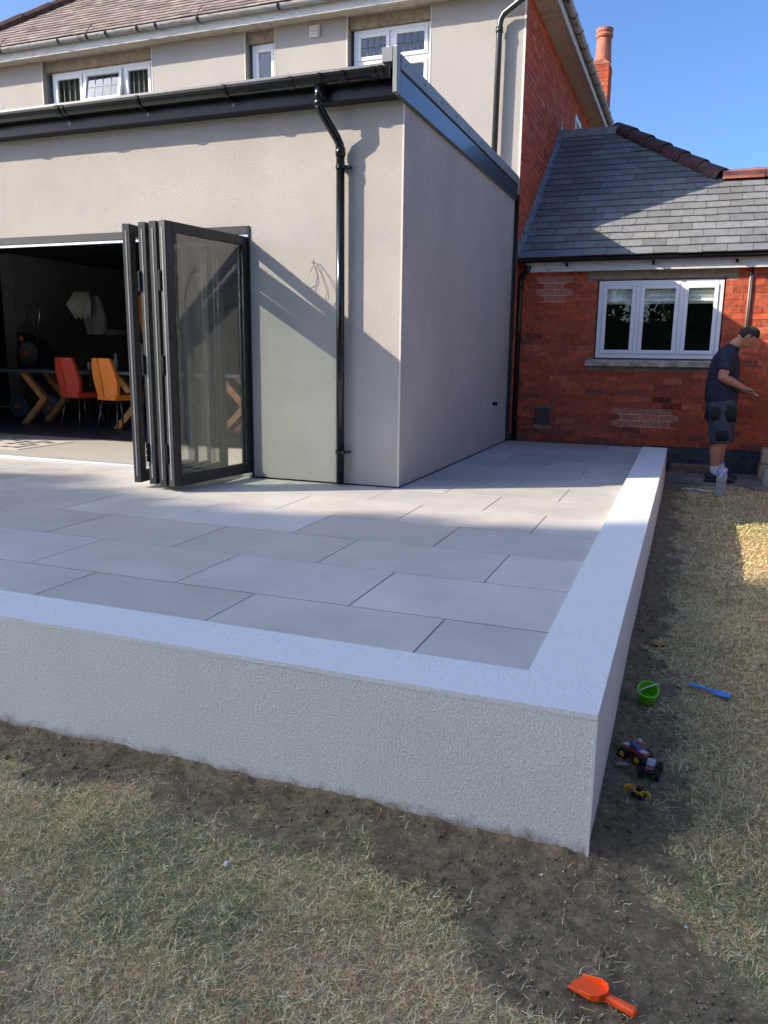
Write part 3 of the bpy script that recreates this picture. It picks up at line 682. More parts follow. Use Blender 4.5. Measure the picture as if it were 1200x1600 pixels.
# ------------------------------------------------------------------ main house
YM = 7.70; XM = -1.95; XL = -10.55; ZS = 5.24
mh = empty('main_house', (-6, YM, 0), 'two-storey main house with grey render front and red brick side', 'house')
def main_house():
    holes = [(-9.14, -7.20, 3.9, 5.238), (-5.70, -5.26, 3.9, 5.238), (-4.22, -3.12, 3.6, 5.238)]
    b = MB()
    for a, c, d, e in wall_rects(XL, XM, 3.0, ZS, holes): b.box(a, c, YM, YM+.28, d, e)
    b.build('front_wall', m_render_up, mh, merge=True)
    m_bu = mat('bead_upper', (.62, .58, .52), .6)
    for x in (-9.14, -7.20, -5.70, -5.26, -4.22, -3.12): bd = MB(); bd.box(x-(.012 if x in (-9.14, -5.70, -4.22) else 0), x+(.012 if x not in (-9.14, -5.70, -4.22) else 0), YM-.004, YM+.001, 3.6, ZS-.002); bd.build('corner_bead', m_bu, mh)
    bd = MB(); bd.box(XM-.02, XM+.006, YM-.004, YM+.001, 3.0, ZS); bd.build('corner_bead', m_bu, mh)
    # brick side wall
    s = MB(); Y1 = 17.5
    brickwork(s, lambda u, v, d: Vector((XM+.012+d, u, v)), YM+.004, Y1, 0.1, ZS+.2, [(11.8, 12.45, 4.05, 4.98)])
    s.build('side_wall', m_brick, mh)
    c = MB(); c.box(XM-.25, XM-.001, YM+.281, Y1, 0, ZS); c.box(XL, XL+.25, YM+.281, Y1, 0, ZS); c.box(XL, XM, Y1, Y1+.25, 0, ZS); c.build('wall_core', m_render_up, mh)
    # side window
    sw_ = MB(); sw_.box(XM-.05, XM+.025, 11.8, 11.86, 4.05, 4.98); sw_.box(XM-.05, XM+.025, 12.39, 12.45, 4.05, 4.98); sw_.box(XM-.05, XM+.025, 11.86, 12.39, 4.9, 4.98); sw_.box(XM-.05, XM+.025, 11.86, 12.39, 4.05, 4.12)
    sW = sw_.build('window', m_white, mh, bevel=.004); g = MB(); g.box(XM-.02, XM-.012, 11.86, 12.39, 4.12, 4.9); g.build('glass', m_glass, sW)
    # lintels
    for x0, x1, *_ in holes:
        l = MB(); l.box(x0+.001, x1-.001, YM+.045, YM+.27, 5.10, 5.237); l.build('lintel', m_stone, mh, bevel=.004)
    window(mh, -9.05, -7.235, 3.92, 5.097, YM+.10, (-8.47, -7.75), trans={1: 4.60}, grid={(0, 0), (1, 1), (2, 0)}, curtain=lambda x: x < -8.35 or x > -7.9, opened=(1, 1))
    window(mh, -5.655, -5.265, 3.92, 5.097, YM+.10, (), trans={})
    window(mh, -4.175, -3.125, 3.62, 5.097, YM+.10, (-3.66,), trans={0: 4.71, 1: 4.71}, grid={(0, 1), (1, 1)})
    v = MB(); v.box(-4.75, -4.60, YM-.02, YM-.001, 5.045, 5.19); 
    for k in range(4): v.box(-4.74, -4.61, YM-.032, YM-.021, 5.055+k*.032, 5.075+k*.032)
    v.build('air_vent', mat('vent_cream', (.62, .60, .54), .5), mh, bevel=.003)
    # eaves front: soffit, fascia, gutter
    ov = .20; yo = YM-ov
    so_ = MB(); so_.box(XL-.3, XM+.27, yo, YM+.0, ZS+.002, ZS+.02); so_.box(XM+.012, XM+.27, YM+.001, 17.6, ZS+.002, ZS+.02); so_.box(XL-.3, XL, YM+.001, 17.6, ZS+.002, ZS+.02)
    so_.build('soffit', m_soffit, mh)
    fa = MB(); fa.box(XL-.32, XM+.29, yo-.022, yo-.0005, ZS-.012, ZS+.15); fa.box(XM+.2705, XM+.2925, yo, 17.6, ZS-.012, ZS+.15); fa.build('fascia', m_fascia, mh)
    g = MB(); half_gutter(g, XL-.35, XM+.35, yo-.075, ZS+.135, .052); G = g.build('gutter', m_gut_old, mh)
    g = MB(); half_gutter(g, yo-.1, 17.6, XM+.347, ZS+.135, .052, axis='y'); G2 = g.build('gutter', m_gut_old, mh)
    g = MB()
    for y in np.arange(yo+.3, 17.4, .55):
        g2 = MB(); n = 10; r0, r1 = .053, .062; yc, zt = XM+.347, ZS+.137
        pr = [(yc+r1*math.cos(math.pi+math.pi*i/n), zt+r1*math.sin(math.pi+math.pi*i/n)) for i in range(n+1)]+[(yc+r0*math.cos(2*math.pi-math.pi*i/n), zt+r0*math.sin(2*math.pi-math.pi*i/n)) for i in range(n+1)]
        g2.prism(pr, 'y', y, y+.05); g2.build('bracket', m_black, G2)
    m_rust = mat('rust', (.22, .09, .035), .9, var=.3, vs=30)
    for x in (-9.62, -8.55, -8.05, -7.72, -7.2, -6.9, -6.24, -5.05, -3.9, -3.1):
        g2 = MB(); n = 10; r0, r1 = .053, .061; yc, zt = yo-.075, ZS+.137
        pr = [(yc+r1*math.cos(math.pi+math.pi*i/n), zt+r1*math.sin(math.pi+math.pi*i/n)) for i in range(n+1)]+[(yc+r0*math.cos(2*math.pi-math.pi*i/n), zt+r0*math.sin(2*math.pi-math.pi*i/n)) for i in range(n+1)]
        g2.prism(pr, 'x', x, x+.03); g2.build('bracket', m_black, G)
        if x in (-9.62, -8.05, -6.24):
            g3 = MB(); g3.tube([(x+.015, yc-.055, zt+.0), (x-.01, yc+.05, zt+.11), (x-.03, yc+.16, zt+.21)], .006, 6); g3.build('iron_strap', m_rust, G)
    # roof: hipped
    sl = .78; E = Vector((0, yo-.06, ZS+.17)); half = (XM-XL)/2+.4
    ang = math.atan(sl); V = Vector((0, math.cos(ang), math.sin(ang))); U = Vector((1, 0, 0)); H = 5.0/math.cos(ang)
    x0r, x1r = XL-.38, XM+.33
    r = MB(); cl = lambda v: (x0r+v*math.cos(ang), x1r-v*math.cos(ang))
    slates(r, E, U, V, x0r, x1r, 3.2, tile_col, sw=.20, ex=.125, clip=cl)
    k = min(half, 5); zt = E.z+k*sl
    a, b_, c_, d_ = (x0r, E.y, E.z-.005), (x1r, E.y, E.z-.005), (x1r-k, E.y+k, zt-.02), (x0r+k, E.y+k, zt-.02)
    yb = 17.8
    r.poly([a, b_, c_, d_], (.12, .1, .09)); r.poly([b_, (x1r, yb, E.z-.005), (x1r-k, yb-k, zt-.02), c_], (.17, .13, .11)); r.poly([a, d_, (x0r+k, yb-k, zt-.02), (x0r, yb, E.z-.005)], (.17, .13, .11))
    r.poly([(x0r, yb, E.z-.005), (x0r+k, yb-k, zt-.02), (x1r-k, yb-k, zt-.02), (x1r, yb, E.z-.005)], (.17, .13, .11))
    RF = r.build('roof', m_slate, mh)
    for (A, B) in ((Vector(a), Vector(d_)), (Vector(b_), Vector(c_))):
        hh = MB(); n = 16; D = (B-A)
        for i in range(n):
            p = A+D*(i/n)+Vector((0, 0, .035)); q = A+D*((i+1.08)/n)+Vector((0, 0, .035))
            hh.tube([p, q], [.085, .098], 10)
        hh.build('hip_tile', m_terra_dark, RF, smooth=False)
    # downpipe at right of front wall (pale metal swan neck)
    d = MB(); X = -2.245
    d.tube([(-1.72, yo-.075, ZS+.07), (-1.76, yo-.07, 5.16), (-2.19, YM-.09, 4.99), (-2.235, YM-.075, 4.93), (X, YM-.075, 4.86), (X-.01, YM-.075, 3.2)], .036, 14); d.lathe([(.037, -.03), (.044, -.03), (.044, .03), (.037, .03)], (X, YM-.075, 4.82), 14)
    d.build('downpipe', mat('old_pipe', (.025, .03, .033), .25, var=.2, vs=10, spec=.6), mh, smooth=True)
main_house()
# chimney (behind, rises beside the far eave)
ch = empty('chimney_stack', (-2.1, 17.9, 0), 'tall red brick chimney with round terracotta pot behind the brick side wall', 'chimney')
def chimney():
    s = MB(); x0, x1, y0, y1, zt = -2.58, -2.15, 17.86, 18.5, 7.66
    brickwork(s, lambda u, v, d: Vector((u, y0-d, v)), x0, x1, 3.0, zt)
    brickwork(s, lambda u, v, d: Vector((x1+d, u, v)), y0, y1, 3.0, zt)
    brickwork(s, lambda u, v, d: Vector((x0-d, u, v)), y0, y1, 3.0, zt)
    s.build('stack', m_brick, ch)
    c = MB(); c.box(x0-.012, x1+.012, y0-.012, y1+.012, zt, zt+.04); c.box(x0+.005, x1-.005, y0+.005, y1-.005, -.5, zt); c.prism([(x0, zt+.04), (x1, zt+.04), (x1-.12, zt+.10), (x0+.12, zt+.10)], 'y', y0, y1); c.build('cap', mat('chim_cap', (.34, .13, .08), .9, var=.3, vs=10), ch)
    for yy in (18.1,):
        p = MB(); cx = -2.32
        p.lathe([(.19, 0), (.175, .25), (.165, .50), (.19, .52), (.20, .56), (.175, .60), (.195, .64), (.195, .70), (.15, .70), (.15, .4), (.0, .4)], (cx, yy, zt+.10), 20); p.build('chimney_pot', m_terra, ch, smooth=False)
chimney()
# ------------------------------------------------------------------ brick wing
YW = 7.882
wg = empty('brick_wing', (1, YW, -.3), 'single-storey red brick wing with slate roof and white three-pane window', 'building')
def wing():
    X0, X1 = -1.935, 6.0; zt = 2.20
    hole = (-.965, .475, 1.06, 1.995)
    def sp(u, v, c, mort=False):
        # pale repaired patches with mortar smears
        for (a, b, lo, hi) in ((-1.70, -1.28, 1.73, 2.02), (-.66, .02, .26, .47)):
            if a < u < b and lo < v < hi:
                if mort: return (.70, .60, .47)
                return tuple(.42*q+.58*p for q, p in zip(c, (.50, .25, .18)))
        if not mort and -.2 < u < .1 and .5 < v < .6: return tuple(q*.55 for q in c)
        if v < .25 and not mort and random.random() < .4: return tuple(q*.6+.02 for q in c)
        return c
    b = MB(); brickwork(b, lambda u, v, d: Vector((u, YW-d, v)), X0, X1, .02, zt, [hole, (-1.09, .60, 2.0, 2.10), (-1.06, .50, .965, 1.06), (-1.665, -1.455, .215, .435)], special=sp)
    b.build('wall', m_brick, wg)
    c = MB(); 
    for a, d, e, f in wall_rects(X0, X1, -.7, zt+.1, [hole]): c.box(a, d, YW+.001, YW+.25, e, f)
    c.box(X1-.25, X1, YW+.25, 13, -.7, zt+.1); c.box(X0, X1, 13, 13.25, -.7, zt+.1); c.build('wall_core', mat('core', (.2, .1, .07), .9), wg)
    p = MB(); brickwork(p, lambda u, v, d: Vector((u, YW-.03-d, v)), -.22, X1, -.18, .0, dark=1, mort=(.14, .14, .13)); p.box(-.22, X1, YW-.0285, YW-.0005, -.5, .019, (.06, .06, .065)); p.build('plinth', m_brick, wg)
    l = MB(); l.box(-1.085, .595, YW-.006, YW+.1, 2.003, 2.098); l.build('lintel', m_stone, wg, bevel=.004)
    s = MB(); s.prism([(YW-.06, .97), (YW-.06, 1.035), (YW+.05, 1.062), (YW+.05, .97)], 'x', -1.06, .50); s.build('window_sill', m_sill, wg, bevel=.005)
    window(wg, -.95, .46, 1.068, 1.985, YW+.01, (-.485, .005), blind=.24, gm=glassmat('wing_glass', (.94, .97, .95), 2.0))
    a = MB(); a.box(-1.66, -1.46, YW-.006, YW+.05, .22, .43)
    for k in range(8): a.box(-1.65, -1.47, YW-.012, YW-.0065, .228+k*.025, .242+k*.025)
    a.build('air_brick', mat('airbrick', (.10, .065, .05), .9, var=.2, vs=12), wg)
    # eaves
    f = MB(); f.box(X0+.10, X1+.2, YW-.10, YW-.08, 2.095, 2.215); f.box(X0+.10, X1+.2, YW-.08, YW+.0, 2.185, 2.20); f.build('fascia', m_fascia, wg)
    g = MB(); half_gutter(g, X0+.02, X1+.2, YW-.150, 2.245, .047); G = g.build('gutter', m_black, wg)
    for x in (-1.35, -.35, .55, 1.6):
        q = MB(); q.prism([(YW-.203, 2.245), (YW-.19, 2.20), (YW-.150, 2.190), (YW-.101, 2.195), (YW-.101, 2.15), (YW-.115, 2.15), (YW-.115, 2.185), (YW-.155, 2.180), (YW-.198, 2.195)], 'x', x, x+.03); q.build('bracket', m_black, G)
    # roof
    ye, ze = YW-.19, 2.262; sl = .74; ang = math.atan(sl); V = Vector((0, math.cos(ang), math.sin(ang))); U = Vector((1, 0, 0))
    yr, zr = 9.1, ze+(9.1-ye)*sl; xh = .38
    yt = 10.5; ztp = ze+(yt-ye)*sl; xt = xh-(yt-yr)*1.08
    O = Vector((0, ye, ze)); ca = math.cos(ang); vr = (yr-ye)/ca; vt = (yt-ye)/ca
    def cl(v):
        y = ye+v*ca
        return (X0+.03, X1+.2) if y < yr-.02 else (X0+.03, xh-(y-yr)*1.08)
    r = MB(); slates(r, O, U, V, X0, X1+.2, vt-.03, slate_col, sw=.265, ex=.17, clip=cl, th=.010)
    dk = (.03, .03, .035)
    r.poly([(X0, ye+.01, ze), (X1+.2, ye+.01, ze), (X1+.2, yr, zr-.01), (xh, yr, zr-.01), (xt, yt, ztp-.01), (X0, yt, ztp-.01)], dk)
    r.poly([(xh, yr, zr-.01), (X1+.2, yr, zr-.01), (X1+.2, 11, zr-1.2), (xh+1.5, 11, zr-1.2)], (.09, .09, .09)); r.poly([(xh, yr, zr-.01), (xh+1.5, 11, zr-1.2), (xh+1.5, 13.3, ze), (xt, yt+.2, ztp-.01), (xt, yt, ztp-.01)], (.09, .09, .09))
    r.poly([(X0, yt, ztp-.01), (xt, yt, ztp-.01), (xt, yt+.2, ztp-.01), (xh+1.5, 13.3, ze), (X0, 13.3, ze)], (.09, .09, .09))
    RF = r.build('roof', m_slate, wg)
    # hip tiles
    def halfround(p, q, r0, r1, m_, name, seg=9):
        mb = MB(); d = (q-p).normalized(); s_ = d.cross(Vector((0, 0, 1))).normalized(); u_ = s_.cross(d)
        k = len(mb.v)
        for (c, rr) in ((p, r0), (q, r1)):
            for rad in (rr, rr-.014):
                for i in range(seg+1): an = math.pi*(i/seg)*1.1-.16; mb.v.append(tuple(c+s_*rad*math.cos(an)+u_*(rad*math.sin(an)-.03)))
        n = seg+1
        for i in range(seg):
            mb.face((k+i, k+i+1, k+2*n+i+1, k+2*n+i)); mb.face((k+n+i, k+3*n+i, k+3*n+i+1, k+n+i+1)); mb.face((k+i, k+n+i, k+n+i+1, k+i+1)); mb.face((k+2*n+i, k+2*n+i+1, k+3*n+i+1, k+3*n+i))
        mb.face((k, k+2*n, k+3*n, k+n)); mb.face((k+seg, k+n+seg, k+3*n+seg, k+2*n+seg))
        return mb.build(name, m_, RF)
    A = Vector((xh-.02, yr, zr+.03)); B = Vector((xt+.02, yt, ztp+.03)); n = 6
    for i in range(n):
        p = A+(B-A)*(i/n); q = A+(B-A)*((i+1.07)/n); halfround(p+Vector((0, 0, .01)), q, .125, .108, m_terra_dark, 'hip_tile')
    for i in range(12):
        x = xh-.03+i*.46; halfround(Vector((x, yr, zr+.035)), Vector((x+.48, yr, zr+.03)), .10, .115, m_terra, 'ridge_tile')
    # lead flashing: top ridge & stepped against main wall
    ld = MB(); ld.box(X0, xt+.05, yt-.14, yt+.1, ztp-.08, ztp+.035)
    ld.build('lead_ridge', m_lead, RF, bevel=.01)
    st = MB(); nst = 20
    for i in range(nst):
        y0 = ye+(yt-ye)*i/nst; y1 = ye+(yt-ye)*(i+1)/nst; z0 = ze+(y0-ye)*sl
        st.box(X0+.004, X0+.016, y0, y1+.01, z0-.02, z0+.10+(y1-y0)*sl)
        st.prism([(y0, z0+.022), (y1, z0+.022+(y1-y0)*sl), (y1, z0+.03+(y1-y0)*sl), (y0, z0+.03)], 'x', X0+.016, X0+.045)
    st.build('step_flashing', m_lead, RF)
    # down pipe & conduit
    d = MB(); d.tube([(-1.79, YW-.155, 2.17), (-1.80, YW-.15, 2.12), (-1.87, YW-.10, 2.06), (-1.905, YW-.07, 2.0), (-1.905, YW-.06, 1.93), (-1.905, YW-.055, .005)], .034, 14); d.tube([(-1.905, YW-.058, 1.98), (-1.905, YW-.058, 1.92)], .04, 14)
    D = d.build('downpipe', m_black, wg, smooth=True)
    for z in (1.9, .30): c_ = MB(); c_.lathe([(.035, -.012), (.042, -.012), (.042, .012), (.035, .012)], (-1.905, YW-.056, z), 14); c_.box(-1.95, -1.86, YW-.02, YW-.001, z-.01, z+.01); c_.build('pipe_clip', m_black, D)
    cd = MB(); cd.tube([(.742, YW-.018, 2.12), (.745, YW-.018, 1.6), (.745, YW-.018, 1.33)], .011, 8); cd.build('conduit', mat('conduit', (.05, .045, .04), .5), wg, smooth=True)
    cd = MB(); cd.tube([(.722, YW-.014, 2.05), (.722, YW-.014, 1.38)], .006, 8); cd.build('cable', mat('cable_pale', (.5, .45, .4), .5), wg, smooth=True)
wing()
# concrete strip + ledge by the wing
cs = MB()
def strip():
    n = 40; xs = np.linspace(.02, 4, n); top = []; bot = []
    for i in range(n-1):
        a, b = xs[i], xs[i+1]
        ya = 7.02+.10*math.sin(a*3.1)+.05*math.sin(a*11); yb = 7.02+.10*math.sin(b*3.1)+.05*math.sin(b*11)
        cs.poly([(a, ya, -.300), (b, yb, -.300), (b, YW, -.262), (a, YW, -.262)]); cs.poly([(a, ya, -.300), (b, yb, -.300), (b, yb, -.40), (a, ya, -.40)])
strip(); tag(cs.build('path', m_conc, merge=True), kind='structure')
led = MB(); led.box(.03, .50, YW-.16, YW-.032, -.40, -.175); tag(led.build('brick_kerb', mat('kerb_brick', (.20, .12, .09), .9, var=.3, vs=14, bump=.5, bs=50, bdist=.01), bevel=.008), 'brown brick kerb at the foot of the plinth between wall end and man', 'kerb')
for i, (x0, x1, y0, y1, z0, z1, c, lb) in enumerate([(1.0, 1.75, 7.55, 7.80, -.27, .075, (.36, .27, .18), 'tan stone block stack at the foot of the brick wall behind the grey-green block'), (1.02, 1.62, 7.18, 7.42, -.30, -.13, (.30, .32, .26), 'grey-green concrete block on the path at the right edge')]):
    t = empty('stone_block', (x0, y0, z0), lb, 'block')
    if i == 0:
        for k in range(2):
            q = MB(); q.box(x0+.01*k, x1, y0+.005*k, y1, z0+.175*k, z0+.170*(k+1)); q.build('course', mat('block_tan', c, .9, var=.2, vs=9, bump=.5, bs=40, bdist=.006), t, bevel=.008)
    else:
        q = MB(); q.box(x0, x1, y0, y1, z0, z1); q.build('course', mat('block_green', c, .9, var=.25, vs=9, bump=.5, bs=40, bdist=.006), t, bevel=.01)
# ------------------------------------------------------------------ interior furniture
m_red = mat('red_fabric', (.68, .065, .035), .6, bump=.1, bs=200); m_org = mat('orange_fabric', (.88, .25, .025), .6, bump=.1, bs=200)
m_greyf = mat('grey_fabric', (.15, .155, .16), .8); m_leg = mat('chair_leg', (.12, .12, .12), .3, metal=.7); m_oak = mat('oak', (.75, .33, .10), .5, var=.25, vs=12)
def chair(name, loc, rz, mf, label, high=0.0, group='dining chairs around the table'):
    t = empty(name, loc, label, 'chair', group, rz)
    # chair faces local +Y (away from camera); back at y=-.2
    b = MB(); h0, h1 = .47+high, .98+high
    def sec(z, w_, y): return [(-w_, y+.015, z), (0, y-.02, z), (w_, y+.03, z), (w_, y+.085, z), (0, y+.035, z), (-w_, y+.07, z)]
    rows = [sec(h0, .19, -.20), sec(h0+.22, .235, -.225), sec(h1-.12, .21, -.26), sec(h1, .17, -.28)]
    k = len(b.v)
    for r_ in rows: b.v += r_
    for i in range(len(rows)-1):
        for j in range(6): q = (j+1) % 6; b.face((k+i*6+j, k+i*6+q, k+i*6+6+q, k+i*6+6+j))
    b.face(tuple(k+i for i in range(6))); b.face(tuple(k+18+i for i in range(6)))
    B = b.build('backrest', mf, t, local=True, bevel=.012, seg=2)
    s = MB(); s.tube([(0, -.224, h0+.01), (0, -.249, h0+.22), (0, -.284, h1-.1), (0, -.302, h1-.01)], .004, 6); s.build('seam', mat('seam', (.12, .02, .01), .8) if 'seam' not in bpy.data.materials else bpy.data.materials['seam'], B, local=True)
    q = MB(); q.prism([(-.19, -.2), (.19, -.2), (.23, .05), (.21, .25), (-.21, .25), (-.23, .05)], 'z', h0-.03, h0+.05); q.build('seat', mf, t, local=True, bevel=.02, seg=2)
    for sx in (-1, 1):
        for sy in (-1, 1):
            l = MB(); l.tube([(sx*.15, sy*.14, h0-.03), (sx*.22, sy*.21, 0)], .011, 8); l.build('leg', m_leg, t, local=True, smooth=True)
    return t
chair('dining_chair', (-7.62, 6.40, .004), R(-14), m_red, 'red dining chair at the dark table, left of the orange one')
chair('dining_chair', (-6.83, 6.20, .004), R(-14), m_org, 'orange dining chair at the table, right of the red one')
chair('bar_chair', (-7.95, 7.35, .004), R(-12), m_greyf, 'tall grey chair with a pale cloth hung on its back', .86, 'tall chairs behind the table')
chair('bar_chair', (-6.93, 7.3, .004), R(-12), m_org, 'tall orange chair seen through the folded door glass', .86, 'tall chairs behind the table')
cl_ = MB()
for i in range(16):
    a = (i/15-.5)*.42; cl_.tube([(-8.05+a*.55, 7.02-.03*abs(math.sin(i*2.1)), 1.90), (-8.08+a*.95, 6.98-.03*abs(math.sin(i*1.7)), 1.72+.02*math.sin(i*3)), (-8.05+a*.6, 7.0, 1.55-.03*math.sin(i*1.3))], [.018, .024, .012], 7)
tag(cl_.build('draped_cloth', mat('cloth_grey', (.35, .34, .31), .9), smooth=True), 'crumpled pale cloth over the back of the tall grey chair', 'cloth')
tb = empty('dining_table', (-7.0, 6.9, .004), 'long dark-topped dining table on angled oak legs inside the room', 'table')
t_ = MB(); t_.box(-9.9, -5.0, 6.62, 7.25, .75, .80); t_.build('tabletop', mat('table_top', (.10, .115, .14), .35), tb, bevel=.006)
for x in (-8.95, -5.6):
    for y in (6.72, 7.15):
        l = MB(); l.prism([(x-.05, .749), (x+.07, .749), (x+.44, .38), (x+.05, .008), (x-.07, .008), (x+.31, .38)], 'y', y-.04, y+.04); l.build('leg', m_oak, tb, bevel=.004)
l = MB(); l.prism([(-7.32, .749), (-7.20, .749), (-6.83, .38), (-7.22, .008), (-7.34, .008), (-6.96, .38)], 'y', 6.66, 6.74); l.build('leg', m_oak, tb, bevel=.004)
# table things
lampt = empty('mushroom_lamp', (-7.1, 7.05, .80), 'small pale mushroom-shaped lamp standing on the dark table', 'lamp')
a = MB(); a.lathe([(.0, 0), (.075, 0), (.07, .02), (.045, .05), (.045, .26)], (-7.1, 7.05, .801), 20); a.build('base', mat('lamp_white', (.5, .52, .52), .4), lampt, smooth=True)
a = MB(); a.lathe([(.13, .25), (.135, .27), (.10, .34), (.05, .375), (0, .385)], (-7.1, 7.05, .801), 20); a.build('shade', mat('lamp_white2', (.55, .57, .57), .4), lampt, smooth=True)
def small(name, c, prof, col, label, cat, rough=.2):
    a = MB(); a.lathe(prof, c, 14); tag(a.build(name, mat(name+'_m', col, rough), smooth=True), label, cat)
small('glass_tumbler', (-7.93, 6.95, .802), [(0, 0), (.03, 0), (.036, .11), (.031, .11), (.026, .01), (0, .01)], (.5, .5, .5), 'clear tumbler on the dark table left of the red chair top', 'glass')
small('water_carafe', (-7.50, 7.0, .802), [(0, 0), (.045, 0), (.05, .06), (.035, .14), (.018, .19), (.022, .24), (0, .24)], (.35, .37, .38), 'clear carafe on the dark table between red and orange chairs', 'carafe')
small('small_bowl', (-8.35, 6.9, .802), [(0, 0), (.035, 0), (.07, .035), (.064, .035), (0, .01)], (.5, .35, .25), 'small tan bowl on the left part of the dark table', 'bowl', .4)
pc = empty('pushchair', (-9.35, 7.55, .004), 'folded pushchair with silver handle loop and orange joints at the left', 'pushchair')
a = MB(); a.tube([(-9.55, 7.35, 1.25), (-9.44, 7.3, 1.55), (-9.36, 7.3, 1.72), (-9.25, 7.3, 1.77), (-9.12, 7.3, 1.74), (-9.12, 7.3, 1.62), (-9.2, 7.3, 1.33)], .014, 10); a.build('handle', m_seal, pc, smooth=True)
a = MB(); a.tube([(-9.2, 7.35, 1.33), (-9.6, 7.5, .6), (-9.8, 7.5, .2)], .02, 8); a.tube([(-9.55, 7.35, 1.25), (-9.3, 7.5, .6), (-9.1, 7.5, .15)], .02, 8); a.build('frame', m_anth, pc, smooth=True)
a = MB(); a.prism([(-9.75, 1.35), (-9.35, 1.2), (-9.15, .8), (-9.5, .6), (-9.8, .8)], 'y', 7.42, 7.7); a.build('seat', mat('navy_fabric', (.03, .035, .07), .9), pc, bevel=.04, seg=2)
for x, z in ((-9.47, 1.02), (-9.75, .2), (-9.1, .2)):
    a = MB(); a.lathe([(0, -.02), (.17, -.02), (.19, 0), (.17, .02), (0, .02)], (x, 7.36, z), 20, axis='y'); W_ = a.build('wheel', mat('wheel_grey', (.16, .17, .19), .5), pc)
    a = MB(); a.lathe([(0, -.035), (.04, -.03), (.04, 0)], (x, 7.35, z), 12, axis='y'); a.build('hub', m_org, W_)
a = MB(); a.ell((-9.55, 7.33, 1.25), (.035, .03, .045)); a.build('joint', m_org, pc, smooth=True)
rug = MB()
for i in range(9):
    for j in range(6):
        if random.random() < .75: rug.box(-8.2+i*.17+random.uniform(0, .05), -8.08+i*.17, 4.35+j*.12, 4.42+j*.12+random.uniform(0, .02), .0101, .012, (.03, .03, .03))
rug.box(-8.4, -6.62, 4.25, 5.1, .005, .010, (.45, .43, .40)); tag(rug.build('rug', mat('rug', (.4, .4, .4), .95, usecol=True, var=.05)), 'black and cream patterned rug just inside the threshold', 'rug')
# ------------------------------------------------------------------ toys
gz = lambda x, y: float(ground_z(np.array(x), np.array(y)))
def bucket():
    x, y = .118, 1.16; z = gz(x, y)
    t = empty('toy_bucket', (x, y, z), 'lime green toy bucket with pale handle leaning on the soil beside the low wall', 'bucket'); t.scale = (.86,)*3
    T = Matrix.Translation((0, .0, .046)) @ Matrix.Rotation(R(8), 4, 'Z') @ Matrix.Rotation(R(30), 4, 'X')
    # bucket axis along local z before tilt
    b = MB(); n = 28; prof = [(0, .0), (.036, 0), (.040, .02), (.050, .085), (.056, .088), (.056, .094), (.047, .094), (.037, .008), (0, .006)]
    b.lathe(prof, (0, 0, -.04), n); b.v = [tuple(T @ Vector(q)) for q in b.v]
    B = b.build('pail', mat('lime', (.18, .62, .02), .35, spec=.5), t, local=True, smooth=False, bevel=.002)
    h = MB(); h.tube([tuple(T @ Vector(q)) for q in [(-.058, -.020, .046), (-.045, -.020, .060), (-.02, -.008, .070), (.02, .012, .074), (.045, .026, .068), (.055, .026, .052)]], .0042, 8); h.build('handle', mat('bucket_handle', (.6, .63, .62), .4), t, local=True, smooth=True)
    for a_ in range(9):
        an = R(200+a_*16); q = MB(); q.ell((0, 0, 0), (.006, .006, .022), 8, 6); q.v = [tuple(T @ (Vector(p)+Vector((.043*math.cos(an), .043*math.sin(an), .0)))) for p in q.v]; q.build('rib', bpy.data.materials['lime'], B, local=True, smooth=True) if a_ % 2 == 0 else None
    return
    s = MB(); s.prism([(.02, .0), (.045, -.012), (.05, .01), (.03, .02)], 'z', .03, .075); s.build('spout', bpy.data.materials['lime'], t, local=True, bevel=.005)
bucket()
def spade_blue():
    x, y = .385, 1.33; z = gz(x, y)
    t = empty('toy_spade', (x, y, z), 'bright blue toy spade lying on the dry grass near the green bucket', 'toy spade', rz=R(-22))
    m = mat('toy_blue', (.015, .24, .72), .35)
    b = MB(); b.prism([(.0, -.010), (.02, -.022), (.055, -.026), (.085, -.018), (.09, 0), (.085, .018), (.055, .026), (.02, .022), (0, .010)], 'z', .024, .030); b.build('blade', m, t, local=True, bevel=.003)
    b = MB(); b.box(-.09, .03, -.007, .007, .026, .036); b.box(-.10, -.06, -.014, .014, .027, .035); b.build('handle', m, t, local=True, bevel=.004)
spade_blue()
